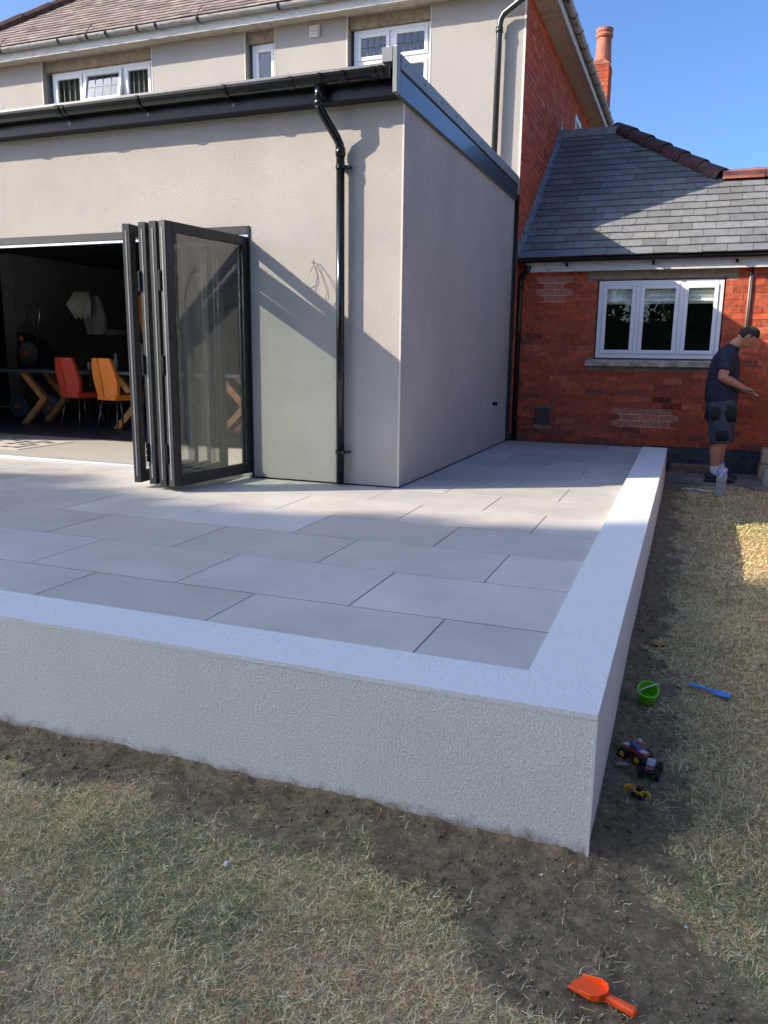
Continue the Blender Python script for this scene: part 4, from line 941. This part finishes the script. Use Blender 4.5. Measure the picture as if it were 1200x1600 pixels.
def scoop():
    x, y = .092, -.555; z = gz(x, y)
    t = empty('toy_scoop', (x, y, z+.006), 'bright orange toy scoop lying on bare soil at the bottom edge', 'toy scoop', rz=R(-18))
    m = mat('toy_orange', (.95, .10, .012), .38, spec=.4)
    b = MB()
    P = [(-.068, -.030), (-.066, .012), (-.061, .006), (-.058, .018), (-.062, .030), (-.01, .032), (.012, .022), (.022, .008), (.022, -.008), (.012, -.022), (-.01, -.032)]
    P = [(-.068, -.031), (-.064, .016), (-.059, .010), (-.055, .031), (-.005, .033), (.013, .025), (.024, .009), (.024, -.009), (.013, -.025), (-.005, -.033)]
    b.prism(P, 'z', .010, .0125)
    # raised rims
    rim = [(-.055, .031), (-.005, .033), (.013, .025), (.024, .009), (.024, -.009), (.013, -.025), (-.005, -.033), (-.068, -.031)]
    hs = [.004, .016, .02, .02, .02, .02, .016, .004]
    k = len(b.v)
    for (px_, py_), h in zip(rim, hs):
        b.v += [(px_, py_, .010), (px_*1.0+(.002 if px_ > 0 else 0), py_*1.06, .012+h), (px_*.98, py_*.97, .012+h), (px_*.97, py_*.93, .0125)]
    for i in range(len(rim)-1):
        for j in range(3): b.face((k+i*4+j, k+i*4+4+j, k+i*4+5+j, k+i*4+1+j))
    b.build('blade', m, t, local=True, bevel=.0012)
    h = MB(); prof = [(-.010, .006), (-.010, .018), (-.006, .024), (.006, .024), (.010, .018), (.010, .006)]
    k = 0; secs = [(.022, 1.0), (.05, 1.0), (.085, 1.15), (.097, 1.0), (.101, .5)]
    for xx, sc in secs: h.v += [(xx, p[0]*sc, .006+(p[1]-.006)*(.75 if sc < .9 else 1)) for p in prof]
    for i in range(len(secs)-1):
        for j in range(6): q = (j+1) % 6; h.face((i*6+j, i*6+q, i*6+6+q, i*6+6+j))
    h.face(tuple(range(6))); h.face(tuple(range(24, 30))); h.build('handle', m, t, local=True, bevel=.0015)
scoop()
m_tyre = mat('tyre', (.012, .012, .014), .7); m_yel = mat('toy_yellow', (.75, .42, .015), .4)
def wheel(t, c, r, w_, hub, tilt=None):
    a = MB(); a.lathe([(0, -w_*.3), (r*.55, -w_*.45), (r*.8, -w_*.5), (r, -w_*.4), (r, w_*.4), (r*.8, w_*.5), (r*.55, w_*.45), (0, w_*.3)], c, 18, axis='y')
    # tread lugs
    for i in range(12):
        an = 6.283*i/12; T = Matrix.Translation(c) @ Matrix.Rotation(an, 4, 'Y'); a.box(r*.95, r*1.06, -w_*.45, w_*.45, -.0022, .0022, T=T)
    W_ = a.build('wheel', m_tyre, t, local=True)
    a = MB(); s = 1 if c[1] > 0 else -1
    a.lathe([(0, s*w_*.62), (r*.22, s*w_*.6), (r*.3, s*w_*.45), (r*.55, s*w_*.52), (r*.58, s*w_*.40)], c, 14, axis='y'); a.build('rim', hub, W_, local=True)
def truck(name, x, y, rz, sc, body, top, hub, lab, fig=False, deco=None):
    z = gz(x, y); t = empty(name, (x, y, z), lab, 'toy truck', rz=rz); t.scale = (sc,)*3
    for sx in (-1, 1):
        for sy in (-1, 1): wheel(t, (sx*.032, sy*.03, .021), .0205, .018, hub)
    b = MB(); b.prism([(-.052, .030), (-.054, .042), (-.02, .044), (-.015, .046), (.03, .044), (.054, .038), (.054, .030)], 'y', -.018, .018); b.build('body', body, t, local=True, bevel=.003, seg=2)
    b = MB(); b.prism([(-.022, .044), (-.016, .060), (.008, .060), (.020, .045)], 'y', -.015, .015); b.build('cab', top, t, local=True, bevel=.003, seg=2)
    b = MB(); b.box(-.055, .055, -.006, .006, .019, .030); b.box(-.036, -.028, -.028, .028, .018, .024); b.box(.028, .036, -.028, .028, .018, .024); b.build('chassis', m_tyre, t, local=True)
    if deco:
        b = MB(); b.box(.022, .050, -.012, .012, .0425, .046); b.box(-.05, -.03, -.010, .010, .043, .047); b.build('panel', deco, t, local=True, bevel=.001)
    return t, z
m_orb = mat('toy_rust', (.40, .05, .015), .4); m_bl = mat('toy_navy', (.03, .06, .20), .4); m_sil = mat('toy_pale', (.45, .50, .55), .35)
truck('monster_truck', .100, .70, R(-32), 1.06, m_orb, m_bl, m_yel, 'orange and blue toy monster truck with yellow hubs on soil by the wall', deco=m_sil)
fg = empty('toy_figure', (.112, .765, gz(.112, .765)), 'small white and orange toy figure behind the orange toy truck', 'toy')
a = MB(); a.ell((0, 0, .020), (.014, .011, .018)); a.build('torso', mat('fig_orange', (.6, .09, .02), .5), fg, local=True, smooth=True)
a = MB(); a.ell((0, -.003, .046), (.010, .009, .011)); a.tube([(-.012, 0, .03), (-.02, -.008, .045)], .003, 6); a.tube([(.012, 0, .03), (.02, -.008, .04)], .003, 6); a.build('head', mat('fig_white', (.6, .56, .5), .5), fg, local=True, smooth=True)
truck('monster_truck', .163, .60, R(-98), 1.0, mat('toy_black', (.02, .025, .03), .4), mat('toy_windscreen', (.35, .45, .48), .3), m_tyre, 'dark toy monster truck with pale roof beside the orange truck', deco=mat('toy_mark', (.35, .04, .05), .4))
def digger():
    x, y = .130, .435; z = gz(x, y); t = empty('toy_digger', (x, y, z), 'yellow toy loader with front arm lying on the soil nearest the wall corner', 'toy digger', rz=R(-30))
    b = MB(); b.prism([(-.018, .012), (-.018, .026), (.014, .026), (.020, .018), (.020, .012)], 'y', -.012, .012); b.build('body', m_yel, t, local=True, bevel=.002)
    b = MB(); b.box(-.008, .010, -.010, .010, .0265, .042); b.build('cab', m_tyre, t, local=True, bevel=.002)
    b = MB(); b.tube([(-.016, -.008, .026), (-.032, -.008, .034), (-.044, -.008, .022)], .003, 6); b.tube([(-.016, .008, .026), (-.032, .008, .034), (-.044, .008, .022)], .003, 6); b.tube([(.018, 0, .022), (.034, 0, .034), (.046, 0, .028), (.047, -.004, .010)], .0045, 7); b.build('arm', m_yel, t, local=True, smooth=True)
    b = MB(); b.prism([(-.042, .028), (-.056, .024), (-.056, .006), (-.046, .004), (-.044, .012)], 'y', -.016, .016); b.build('bucket', m_yel, t, local=True, bevel=.0015)
    for sx in (-.012, .014):
        for sy in (-.014, .014):
            b = MB(); b.lathe([(0, -.004), (.009, -.004), (.010, 0), (.009, .004), (0, .004)], (sx, sy, .010), 12, axis='y'); b.build('wheel', m_tyre, t, local=True)
digger()
def tiny():
    x, y = .139, 1.80; z = gz(x, y); t = empty('toy_loader', (x, y, z), 'tiny yellow and black toy vehicle, farthest of the toys along the wall', 'toy', rz=R(10))
    b = MB(); b.box(-.022, .022, -.012, .012, .010, .020); b.prism([(-.008, .02), (-.004, .032), (.01, .032), (.014, .02)], 'y', -.01, .01); b.tube([(.02, 0, .018), (.036, .004, .016), (.042, .006, .006)], .004, 6); b.build('body', m_yel, t, local=True, bevel=.002)
    for sx in (-.015, .015):
        for sy in (-.014, .014):
            b = MB(); b.lathe([(0, -.004), (.010, -.004), (.010, .004), (0, .004)], (sx, sy, .010), 12, axis='y'); b.build('wheel', m_tyre, t, local=True)
tiny()
def stone(x, y, r, col, name, label, cat, fl=.6):
    b = bmesh.new(); bmesh.ops.create_icosphere(b, subdivisions=2, radius=r)
    for v in b.verts: v.co *= random.uniform(.8, 1.15); v.co.z *= fl
    me = bpy.data.meshes.new(name); b.to_mesh(me); b.free(); me.materials.append(mat(name+'_m', col, .8, var=.2, vs=60)); o = bpy.data.objects.new(name, me); COL.objects.link(o); o.location = (x, y, gz(x, y)+r*.45); tag(o, label, cat)
stone(-1.045, -.47, .0105, (.62, .61, .60), 'pebble', 'small white pebble in the grass below the low wall', 'pebble', .8)
stone(.30, -.20, .007, (.4, .38, .34), 'pebble', 'little grey pebble on soil near the right grass edge', 'pebble')
lf = MB(); 
for i, (x, y, a_, s_) in enumerate([(.062, .60, .5, 1), (-2.05, -.27, .3, .8)]): pass
def dry_leaf(x, y, a_, s_, lab):
    m = MB(); z = gz(x, y)+.012; n = 7; pts = []
    for i in range(n):
        u = i/(n-1); w_ = .012*math.sin(math.pi*u)**.7*s_+.0006; cx = (u-.5)*.06*s_; zz = .008*math.sin(u*3)
        for s in (-1, 0, 1): pts.append((x+cx*math.cos(a_)-s*w_*math.sin(a_), y+cx*math.sin(a_)+s*w_*math.cos(a_), z+zz+abs(s)*.006))
    m.v = pts
    for i in range(n-1):
        for j in range(2): m.face((i*3+j, i*3+j+1, i*3+4+j, i*3+3+j))
    o = m.build('dry_leaf', mat('dry_leaf_m', (.30, .26, .20), .8), smooth=True); sm = o.modifiers.new('s', 'SOLIDIFY'); sm.thickness = .0008; tag(o, lab, 'leaf')
dry_leaf(.060, .60, .3, 1.0, 'curled dry leaf on soil left of the dark toy truck')
dry_leaf(-2.06, -.30, .4, .8, 'pale dry leaf on the grass at the far left below the wall')
# ------------------------------------------------------------------ bottle and spill
bz = gz(.56, 6.62)
bt = empty('water_bottle', (.57, 6.55, bz), 'clear plastic water bottle with white and blue label standing on the grass', 'bottle')
m_pet = mat('clear_plastic', (.62, .66, .70), .12, spec=.8, var=.25, vs=30); m_pet.node_tree.nodes['Principled BSDF'].inputs['Transmission Weight'].default_value = .6
a = MB(); a.lathe([(0, .004), (.04, 0), (.05, .012), (.047, .05), (.05, .07), (.047, .10), (.05, .13), (.05, .25), (.046, .28), (.025, .32), (.015, .335), (.015, .345)], (0, 0, 0), 24); a.build('bottle_body', m_pet, bt, local=True, smooth=True)
a = MB(); a.lathe([(.051, .195), (.052, .197), (.052, .285), (.046, .30)], (0, 0, 0), 24); a.build('label', mat('bottle_label', (.62, .64, .72), .4, col2=(.10, .12, .45), vs=22, detail=1), bt, local=True, smooth=True)
a = MB(); a.lathe([(0, .365), (.016, .365), (.017, .362), (.017, .342), (.0, .342)], (0, 0, 0), 16); a.build('cap', mat('bottle_cap', (.12, .14, .35), .4), bt, local=True)
sp = MB()
for (cx, cy, rx, ry) in ((.30, 6.82, .12, .05), (.44, 6.74, .10, .04)):
    n = 18; z = gz(cx, cy)+.020; k = len(sp.v); sp.v.append((cx, cy, z+.006)); 
    for i in range(n): an = 6.283*i/n; rr = random.uniform(.65, 1.15); px_, py_ = cx+rx*rr*math.cos(an), cy+ry*rr*math.sin(an); sp.v.append((px_, py_, gz(px_, py_)+.012+random.uniform(0, .012)))
    for i in range(n): sp.face((k, k+1+i, k+1+(i+1) % n))
tag(sp.build('plastic_wrapper', mat('wrapper', (.5, .52, .54), .25, var=.15, vs=30, bump=.5, bs=30, bdist=.01)), 'crumpled clear plastic wrapper on the ground left of the bottle', 'wrapper')
# ------------------------------------------------------------------ person
def person():
    px_, py_ = .50, 7.36; z = gz(px_, py_); z = max(z, -.285)
    t = empty('person', (px_, py_, z), 'man in navy shirt and dark work shorts, head bowed, holding something white', 'person'); t.scale = (1.14, 1.14, 1.0)
    skin = mat('skin', (.42, .20, .13), .55, var=.08, vs=12)
    b = MB()
    b.loft([((.02, 0, .80), .10, .14), ((.02, 0, .88), .13, .17), ((.01, 0, 1.0), .125, .155), ((.015, 0, 1.12), .13, .16), ((.02, 0, 1.26), .125, .175), ((.03, 0, 1.37), .105, .18), ((.055, 0, 1.445), .075, .13), ((.075, 0, 1.49), .058, .065), ((.12, 0, 1.545), .054, .055), ((.165, 0, 1.59), .05, .05)], 18)
    H = Matrix.Rotation(R(50), 4, 'Y')
    hc = Vector((.205, 0, 1.605))
    def hp(x, y, z_): return tuple(hc+(H.to_3x3() @ Vector((x, y, z_))))
    b.ell(hc, (.092, .073, .108), 18, 12, T=H.to_3x3())
    b.ell(hp(.045, 0, -.055), (.05, .05, .055), 12, 8, T=H.to_3x3())   # jaw
    b.loft([(hp(.085, 0, .02), .006, .007), (hp(.103, 0, -.012), .012, .012), (hp(.104, 0, -.022), .010, .015), (hp(.085, 0, -.03), .01, .012)], 8)  # nose
    b.ell(hp(.084, 0, .028), (.012, .05, .009), 10, 6, T=H.to_3x3())   # brow
    b.ell(hp(.088, 0, -.052), (.012, .024, .007), 10, 6, T=H.to_3x3())  # lips
    for s in (-1, 1):
        b.ell(hp(-.002, s*.075, -.005), (.018, .010, .030), 10, 7, T=H.to_3x3())
    def arm(s, el_, wr, hand):
        sh = Vector((.045, s*.175, 1.405)); el_ = Vector(el_); wr = Vector(wr); hand = Vector(hand)
        b.loft([(sh, .060), (sh.lerp(el_, .3), .058), (sh.lerp(el_, .75), .050), (el_, .047), (el_.lerp(wr, .25), .050), (el_.lerp(wr, .65), .039), (wr, .029), (wr.lerp(hand, .5), .020, .033), (hand, .017, .040)], 12)
        d = (hand-wr).normalized(); side = Vector((0, 1, 0)); dn = d.cross(side).normalized()
        if dn.z > 0: dn = -dn
        for k in range(4):
            o = hand+side*(k-1.5)*.019; L_ = (.036, .042, .039, .030)[k]
            p1 = o+d*L_*.8+dn*.006; p2 = p1+d*L_*.45+dn*.022; p3 = p2+dn*.022-d*.008
            b.tube([o-d*.015, o+d*.01, p1, p2, p3], [.0095, .0095, .009, .0085, .007], 7)
        th0 = wr.lerp(hand, .45)-side*s*.028; b.tube([th0, th0+d*.03-side*s*.016+dn*.012, th0+d*.06-side*s*.008+dn*.022], [.011, .010, .008], 7)
    arm(-1, (.005, -.235, 1.165), (.205, -.125, 1.05), (.275, -.07, 1.03))
    arm(1, (.05, .235, 1.15), (.215, .10, 1.0), (.285, .035, .99))
    for s in (-1, 1):
        o = .02*s
        b.loft([((.02, s*.085, .90), .10, .09), ((.035+o, s*.09, .72), .09, .08), ((.055+o, s*.095, .52), .063, .058), ((.055+o, s*.095, .46), .056, .052), ((.03+o, s*.095, .34), .060, .052), ((.03+o, s*.095, .20), .044, .040), ((.04+o, s*.095, .10), .036, .033), ((.045+o, s*.095, .05), .04, .035)], 14)
    o = b.build('body', skin, t, local=True, smooth=True)
    rm = o.modifiers.new('r', 'REMESH'); rm.mode = 'VOXEL'; rm.voxel_size = .0065; rm.use_smooth_shade = True
    sm = o.modifiers.new('s', 'SMOOTH'); sm.iterations = 3; sm.factor = .5
    def rem(ob, vs=.008, it=4):
        rm = ob.modifiers.new('r', 'REMESH'); rm.mode = 'VOXEL'; rm.voxel_size = vs; rm.use_smooth_shade = True
        s_ = ob.modifiers.new('s', 'SMOOTH'); s_.iterations = it; s_.factor = .5
    sh = MB()
    sh.loft([((.025, 0, .905), .155, .185), ((.02, 0, .93), .157, .187), ((.01, 0, 1.02), .150, .180), ((.015, 0, 1.12), .148, .182), ((.02, 0, 1.26), .142, .192), ((.03, 0, 1.37), .122, .195), ((.05, 0, 1.44), .092, .155), ((.068, 0, 1.478), .072, .088), ((.078, 0, 1.494), .066, .074)], 22)
    for s, e in ((-1, (.005, -.235, 1.165)), (1, (.05, .235, 1.15))):
        a0 = Vector((.045, s*.165, 1.405)); e = Vector(e)
        sh.loft([(a0-Vector((0, s*.03, -.02)), .07), (a0, .072), (a0.lerp(e, .35), .074), (a0.lerp(e, .66), .076), (a0.lerp(e, .70), .074)], 14)
    o = sh.build('shirt', mat('navy_shirt', (.016, .020, .042), .9, var=.3, vs=9, bump=.8, bs=11, bdist=.045), t, local=True, smooth=True); rem(o)
    co = MB(); co.loft([((.070, 0, 1.472), .076, .086), ((.088, 0, 1.508), .066, .072)], 18, cap=False); 
    o = co.build('collar', bpy.data.materials['navy_shirt'], t, local=True, smooth=True); so_ = o.modifiers.new('s', 'SOLIDIFY'); so_.thickness = .008
    lg = MB(); lg.box(-.142, -.136, -.02, .04, 1.27, 1.30); lg.build('back_logo', mat('logo_orange', (.7, .22, .03), .7), t, local=True)
    lg = MB(); 
    for k in range(3): lg.box(-.143, -.138, -.03, .05-.015*k, 1.235-.028*k, 1.245-.028*k)
    lg.build('back_logo', mat('logo_grey', (.3, .32, .34), .7), t, local=True)
    st = MB(); st.loft([((.02, 0, .96), .135, .165), ((.022, 0, .90), .147, .183), ((.025, 0, .82), .145, .185), ((.03, 0, .76), .13, .175)], 20)
    for s in (-1, 1):
        o_ = .02*s; st.loft([((.02, s*.085, .86), .12, .10), ((.04+o_, s*.092, .70), .115, .098), ((.055+o_, s*.095, .55), .103, .09), ((.058+o_, s*.095, .44), .10, .088), ((.058+o_, s*.095, .435), .098, .085)], 16)
    o = st.build('shorts', mat('shorts_grey', (.045, .058, .085), .9, var=.35, vs=8, bump=.8, bs=12, bdist=.045), t, local=True, smooth=True); rem(o)
    pk = MB(); pm = mat('pocket_black', (.012, .012, .016), .9)
    pk.loft([((-.10, -.06, .84), .014, .07), ((-.105, -.06, .72), .02, .075), ((-.08, -.07, .66), .01, .06)], 10)
    pk.loft([((.05, -.176, .58), .055, .010), ((.05, -.188, .54), .06, .014), ((.05, -.183, .47), .055, .008)], 10, side=(0, 1, 0))
    pk.loft([((.09, -.158, .86), .06, .014), ((.10, -.172, .78), .065, .018), ((.11, -.165, .68), .055, .010)], 10)
    pk.loft([((-.03, -.175, .84), .05, .010), ((-.03, -.190, .76), .05, .016), ((-.02, -.180, .70), .045, .008)], 10)
    o = pk.build('pocket', pm, t, local=True, smooth=True)
    for s in (-1, 1):
        o_ = .02*s; so_ = MB(); so_.loft([((.045+o_, s*.095, .055), .05, .042), ((.04+o_, s*.095, .11), .043, .039), ((.035+o_, s*.095, .17), .046, .043), ((.035+o_, s*.095, .175), .040, .037)], 14); so_.build('sock', mat('sock_white', (.55, .57, .60), .9) if s < 0 else bpy.data.materials['sock_white'], t, local=True, smooth=True)
        b = MB(); b.loft([((-.045+o_, s*.095, .045), .03, .028), ((-.02+o_, s*.095, .055), .048, .038), ((.04+o_, s*.097, .06), .055, .042), ((.10+o_, s*.10, .045), .042, .046), ((.17+o_, s*.102, .033), .030, .047), ((.215+o_, s*.102, .026), .018, .030)], 14, side=(0, 1, 0))
        b.box(-.06+o_, .22+o_, s*.095-.04, s*.095+.045, .0, .02)
        o = b.build('shoe', mat('shoe_dark', (.015, .018, .03), .6) if s < 0 else bpy.data.materials['shoe_dark'], t, local=True, smooth=True); rem(o, .007, 3)
    # hair
    h = MB(); hm = H.to_3x3(); k = len(h.v); n, m = 22, 12
    h.ell(hc+hm @ Vector((-.008, 0, .006)), (.095, .077, .109), 26, 18, T=hm)
    keep = []; 
    for f in h.f:
        c = sum((Vector(h.v[i]) for i in f), Vector())/len(f); lc = hm.inverted() @ (c-hc)
        if (lc.z > .050-.35*min(0, lc.x) and lc.x > -.01) or (lc.z > .05) or (lc.x < -.022 and lc.z > -.045) or (lc.x < .022 and lc.z > .015): keep.append(f)
    h.f = keep; h.c = [(1, 1, 1)]*len(keep); h.mi = [0]*len(keep)
    o = h.build('hair', mat('hair', (.018, .014, .012), .85, bump=.8, bs=90, bdist=.006), t, local=True, smooth=True); s_ = o.modifiers.new('s', 'SOLIDIFY'); s_.thickness = .006
    for s in (-1, 1):
        e = MB(); e.ell(hp(.082, s*.030, .008), (.008, .012, .007), 10, 6, T=hm); e.build('eye', mat('eye', (.5, .48, .45), .3) if s < 0 else bpy.data.materials['eye'], t, local=True)
    w_ = empty('white_scraper', (px_+.35, py_-.03, z+.99), 'small white object held in both hands of the man', 'tool')
    a = MB(); a.box(-.035, .05, -.05, .04, -.004, .004, T=Matrix.Rotation(R(28), 4, 'Y')); a.build('blade', mat('white_tool', (.75, .75, .75), .4), w_, local=True, bevel=.003)
person()
# ------------------------------------------------------------------ garden behind the camera (shade and reflections)
m_leaf = attr_mat('leaf', .6, .2); m_bark = mat('bark', (.08, .06, .045), .95, var=.3, vs=9, bump=.6, bs=20, bdist=.03)
def leaf_cloud(C, Rr, n, size, cols):
    """C (k,3) clump centres, Rr radii; leaves scattered near the clump shells"""
    k = len(C); i = rng.integers(0, k, n); d = rng.normal(0, 1, (n, 3)); d /= np.linalg.norm(d, axis=1)[:, None]
    r = Rr[i]*rng.uniform(.35, 1.05, n)**.6; p = C[i]+d*r[:, None]
    a = rng.normal(0, 1, (n, 3)); a /= np.linalg.norm(a, axis=1)[:, None]; b = np.cross(a, rng.normal(0, 1, (n, 3))); b /= np.linalg.norm(b, axis=1)[:, None]
    s = size*rng.uniform(.6, 1.3, n)[:, None]
    P = np.stack([p-a*s, p, p+a*s], 1); W = np.stack([b*s*.15, b*s*.5, b*s*.12], 1)
    c = np.array(cols)[rng.integers(0, len(cols), n)]*rng.uniform(.6, 1.35, n)[:, None]
    return P, W, c
GC = [(.09, .15, .05), (.12, .19, .06), (.17, .24, .08), (.07, .12, .05)]
def tree(loc, h, rad, label, group=None, seed=0):
    t = empty('garden_tree', loc, label, 'tree', group)
    m = MB(); m.tube([(0, 0, -.3), (.05, 0, h*.2), (0, .1, h*.5), (.1, 0, h*.8)], [.22, .17, .12, .04], 10)
    for i in range(7):
        a_ = i*2.4; z_ = h*(.3+.07*i); m.tube([(0, 0, z_), (rad*.35*math.cos(a_), rad*.35*math.sin(a_), z_+h*.1), (rad*.7*math.cos(a_), rad*.7*math.sin(a_), z_+h*.16)], [.07, .05, .02], 7)
    m.build('trunk', m_bark, t, local=True, smooth=True)
    k = 34; th = rng.uniform(0, 6.28, k); zz = rng.uniform(.28, .95, k); rr = rad*np.sqrt(np.clip(1-((zz-.55)/.5)**2, .05, 1))*rng.uniform(.3, .85, k)
    C = np.stack([rr*np.cos(th), rr*np.sin(th), zz*h], -1); Rr = rng.uniform(.22, .38, k)*rad
    P, W, c = leaf_cloud(C, Rr, 7000, .16, GC); o = strips('crown', P, W, c, m_leaf); o.parent = t
    return t
t0 = tree((-3.6, -11.5, -.45), 7.0, 2.8, 'broadleaf garden tree behind the camera, left of the group', 'broadleaf trees across the back of the garden')
for i, (x, y, s) in enumerate([(1.2, -12.5, 1.1), (5.6, -11.0, .95), (9.5, -9.0, 1.0), (-8.2, -12.5, 1.0)]):
    c = copy_tree(t0); c.location = (x, y, -.45); c.rotation_euler.z = i*1.3+.5; c.scale = (s,)*3
    c['label'] = ['tallest broadleaf tree straight behind the camera', 'broadleaf tree behind the camera, right of the tallest', 'broadleaf tree nearest the right garden fence', 'broadleaf tree beside the tall evergreen hedge'][i]
def back_hedge():
    t = empty('garden_hedge', (0, -9.6, -.45), 'leafy green boundary hedge behind the camera below the broadleaf trees', 'hedge')
    m = MB(); xs = np.linspace(-9, 6.6, 60); top = 2.35+.5*(fbm(xs*.8, xs*0+7, 3, 8)-.5)
    for i, x in enumerate(xs):
        j = .12*math.sin(x*3.1)+.1*math.sin(x*7.3); m.v += [(x, -9.05+j, -.5), (x, -9.15+j, top[i]-.35), (x, -9.6, top[i]-.1), (x, -10.1+j, top[i]-.35), (x, -10.2+j, -.5)]
    for i in range(59):
        for j in range(4): m.face((i*5+j, i*5+5+j, i*5+6+j, i*5+1+j))
    m.face((0, 1, 2, 3, 4)); m.face(tuple(59*5+q for q in (4, 3, 2, 1, 0)))
    m.build('solid_core', mat('hedge_core', (.05, .08, .03), .95, var=.5, vs=5), t)
    k = 260; cx = rng.uniform(-9, 6.6, k); C = np.stack([cx, np.full(k, -9.15)+rng.uniform(-.15, .1, k), rng.uniform(0, 1, k)**.8*2.3], -1)
    P, W, c = leaf_cloud(C, rng.uniform(.2, .42, k), 16000, .07, GC); P = P-np.array([0, -9.6, -.45]); o = strips('foliage', P, W, c, m_leaf); o.parent = t
back_hedge()
def sun_tree(qc, qr, zb, ztf, label, D=26.0):
    """tall garden tree standing across the sun's path; q runs across it, z up"""
    sd_ = Vector((-1.75, -1.0)).normalized(); pp = Vector((.496, -.868))
    base = sd_*D+pp*qc; L0 = (base.x, base.y, -.45)
    t = empty('shade_tree', L0, label, 'tree', 'unseen tall trees added to shade the patio')
    m = MB(); top = ztf(qc)+.45
    m.tube([(0, 0, -.3), (.1, 0, 4), (0, .1, 8), (.1, 0, top-3)], [.42, .34, .28, .08], 12)
    for i in range(10):
        a_ = i*2.4; z_ = 6+.55*i; m.tube([(0, 0, z_), (1.1*math.cos(a_), 1.1*math.sin(a_), z_+1.2), (2.4*math.cos(a_), 2.4*math.sin(a_), z_+2.2)], [.14, .09, .03], 7)
    m.build('trunk', m_bark, t, local=True, smooth=True)
    k = 250; q = rng.uniform(-qr, qr, k); zt = np.array([ztf(qc+v) for v in q])
    r_ = rng.uniform(.5, .85, k); edge = np.sqrt(np.clip(1-(q/qr)**2*.35, 0, 1))
    lo = zb+(1-edge)*3; z = lo+(zt-r_-lo)*rng.random(k); z[:40] = zt[:40]-r_[:40]; dpt = rng.uniform(-1.6, 1.6, k)
    q[:40] = np.linspace(-qr, qr, 40); z[:40] = np.array([ztf(qc+v) for v in q[:40]])-r_[:40]
    C = np.stack([pp.x*q+sd_.x*dpt, pp.y*q+sd_.y*dpt, z+.45], -1)
    core = MB()
    for c_, rr in zip(C, r_): core.ell(tuple(c_), (rr*.8, rr*.8, rr*.75), 9, 6)  # solid lumps added inside the crown to stop sun leaking through
    core.build('solid_core', mat('crown_core', (.045, .07, .03), .95, var=.4, vs=3) if 'crown_core' not in bpy.data.materials else bpy.data.materials['crown_core'], t, local=True, smooth=True)
    P, W, c = leaf_cloud(C, r_*1.05, 16000, .13, GC); o = strips('crown', P, W, c, m_leaf); o.parent = t
def ztop(q):
    # crown heights shaped so the shade edge falls across patio and lawn
    return float(np.interp(q, [-6, -5, -4.6, -3.7, -3.0, -2.3, -1.5, 0, 2, 4], [11.9, 12.5, 12.8, 13.35, 14.2, 15.2, 16.3, 17.0, 16.8, 15.5]))+.12*math.sin(q*9)
sun_tree(-3.3, 2.6, 10.2, ztop, 'unseen tall tree added to shade the patio, lower of the two')
sun_tree(.6, 2.9, 10.6, ztop, 'unseen tall tree added to shade the patio, higher of the two')
def fence():
    m_f = mat('fence_wood', (.22, .17, .12), .9, var=.3, vs=5, bump=.4, bs=30, bdist=.005)
    t = empty('garden_fence', (7, 0, -.45), 'brown featheredge timber fence on the right garden boundary', 'fence')
    b = MB()
    for i in range(150): y = -8+i*.11; b.box(7.0+random.uniform(0, .01), 7.02+random.uniform(0, .01), y, y+.104, -.42, 1.35+random.uniform(-.01, .01))
    b.build('boards', m_f, t)
    for i in range(8): q = MB(); y = -8+i*2.2; q.box(6.88, 6.99, y, y+.1, -.6, 1.42); q.build('post', m_f, t)
    s = empty('garden_garage', (10.5, 3, -.45), 'neighbouring garage with pinkish tiled roof beyond the right fence', 'garage')
    b = MB(); b.box(8.6, 13, .2, 7.4, -.5, 1.9); b.build('wall', mat('garage_wall', (.35, .33, .28), .9, var=.1, vs=2), s)
    r = MB(); r.prism([(8.3, 1.85), (10.8, 3.7), (13.3, 1.85), (13.3, 1.95), (10.8, 3.8), (8.3, 1.95)], 'y', 0, 7.6); r.prism([(8.6, 1.9), (13, 1.9), (10.8, 3.65)], 'y', .3, 7.3); r.build('roof', mat('garage_roof', (.30, .13, .11), .9, var=.25, vs=6), s)
fence()
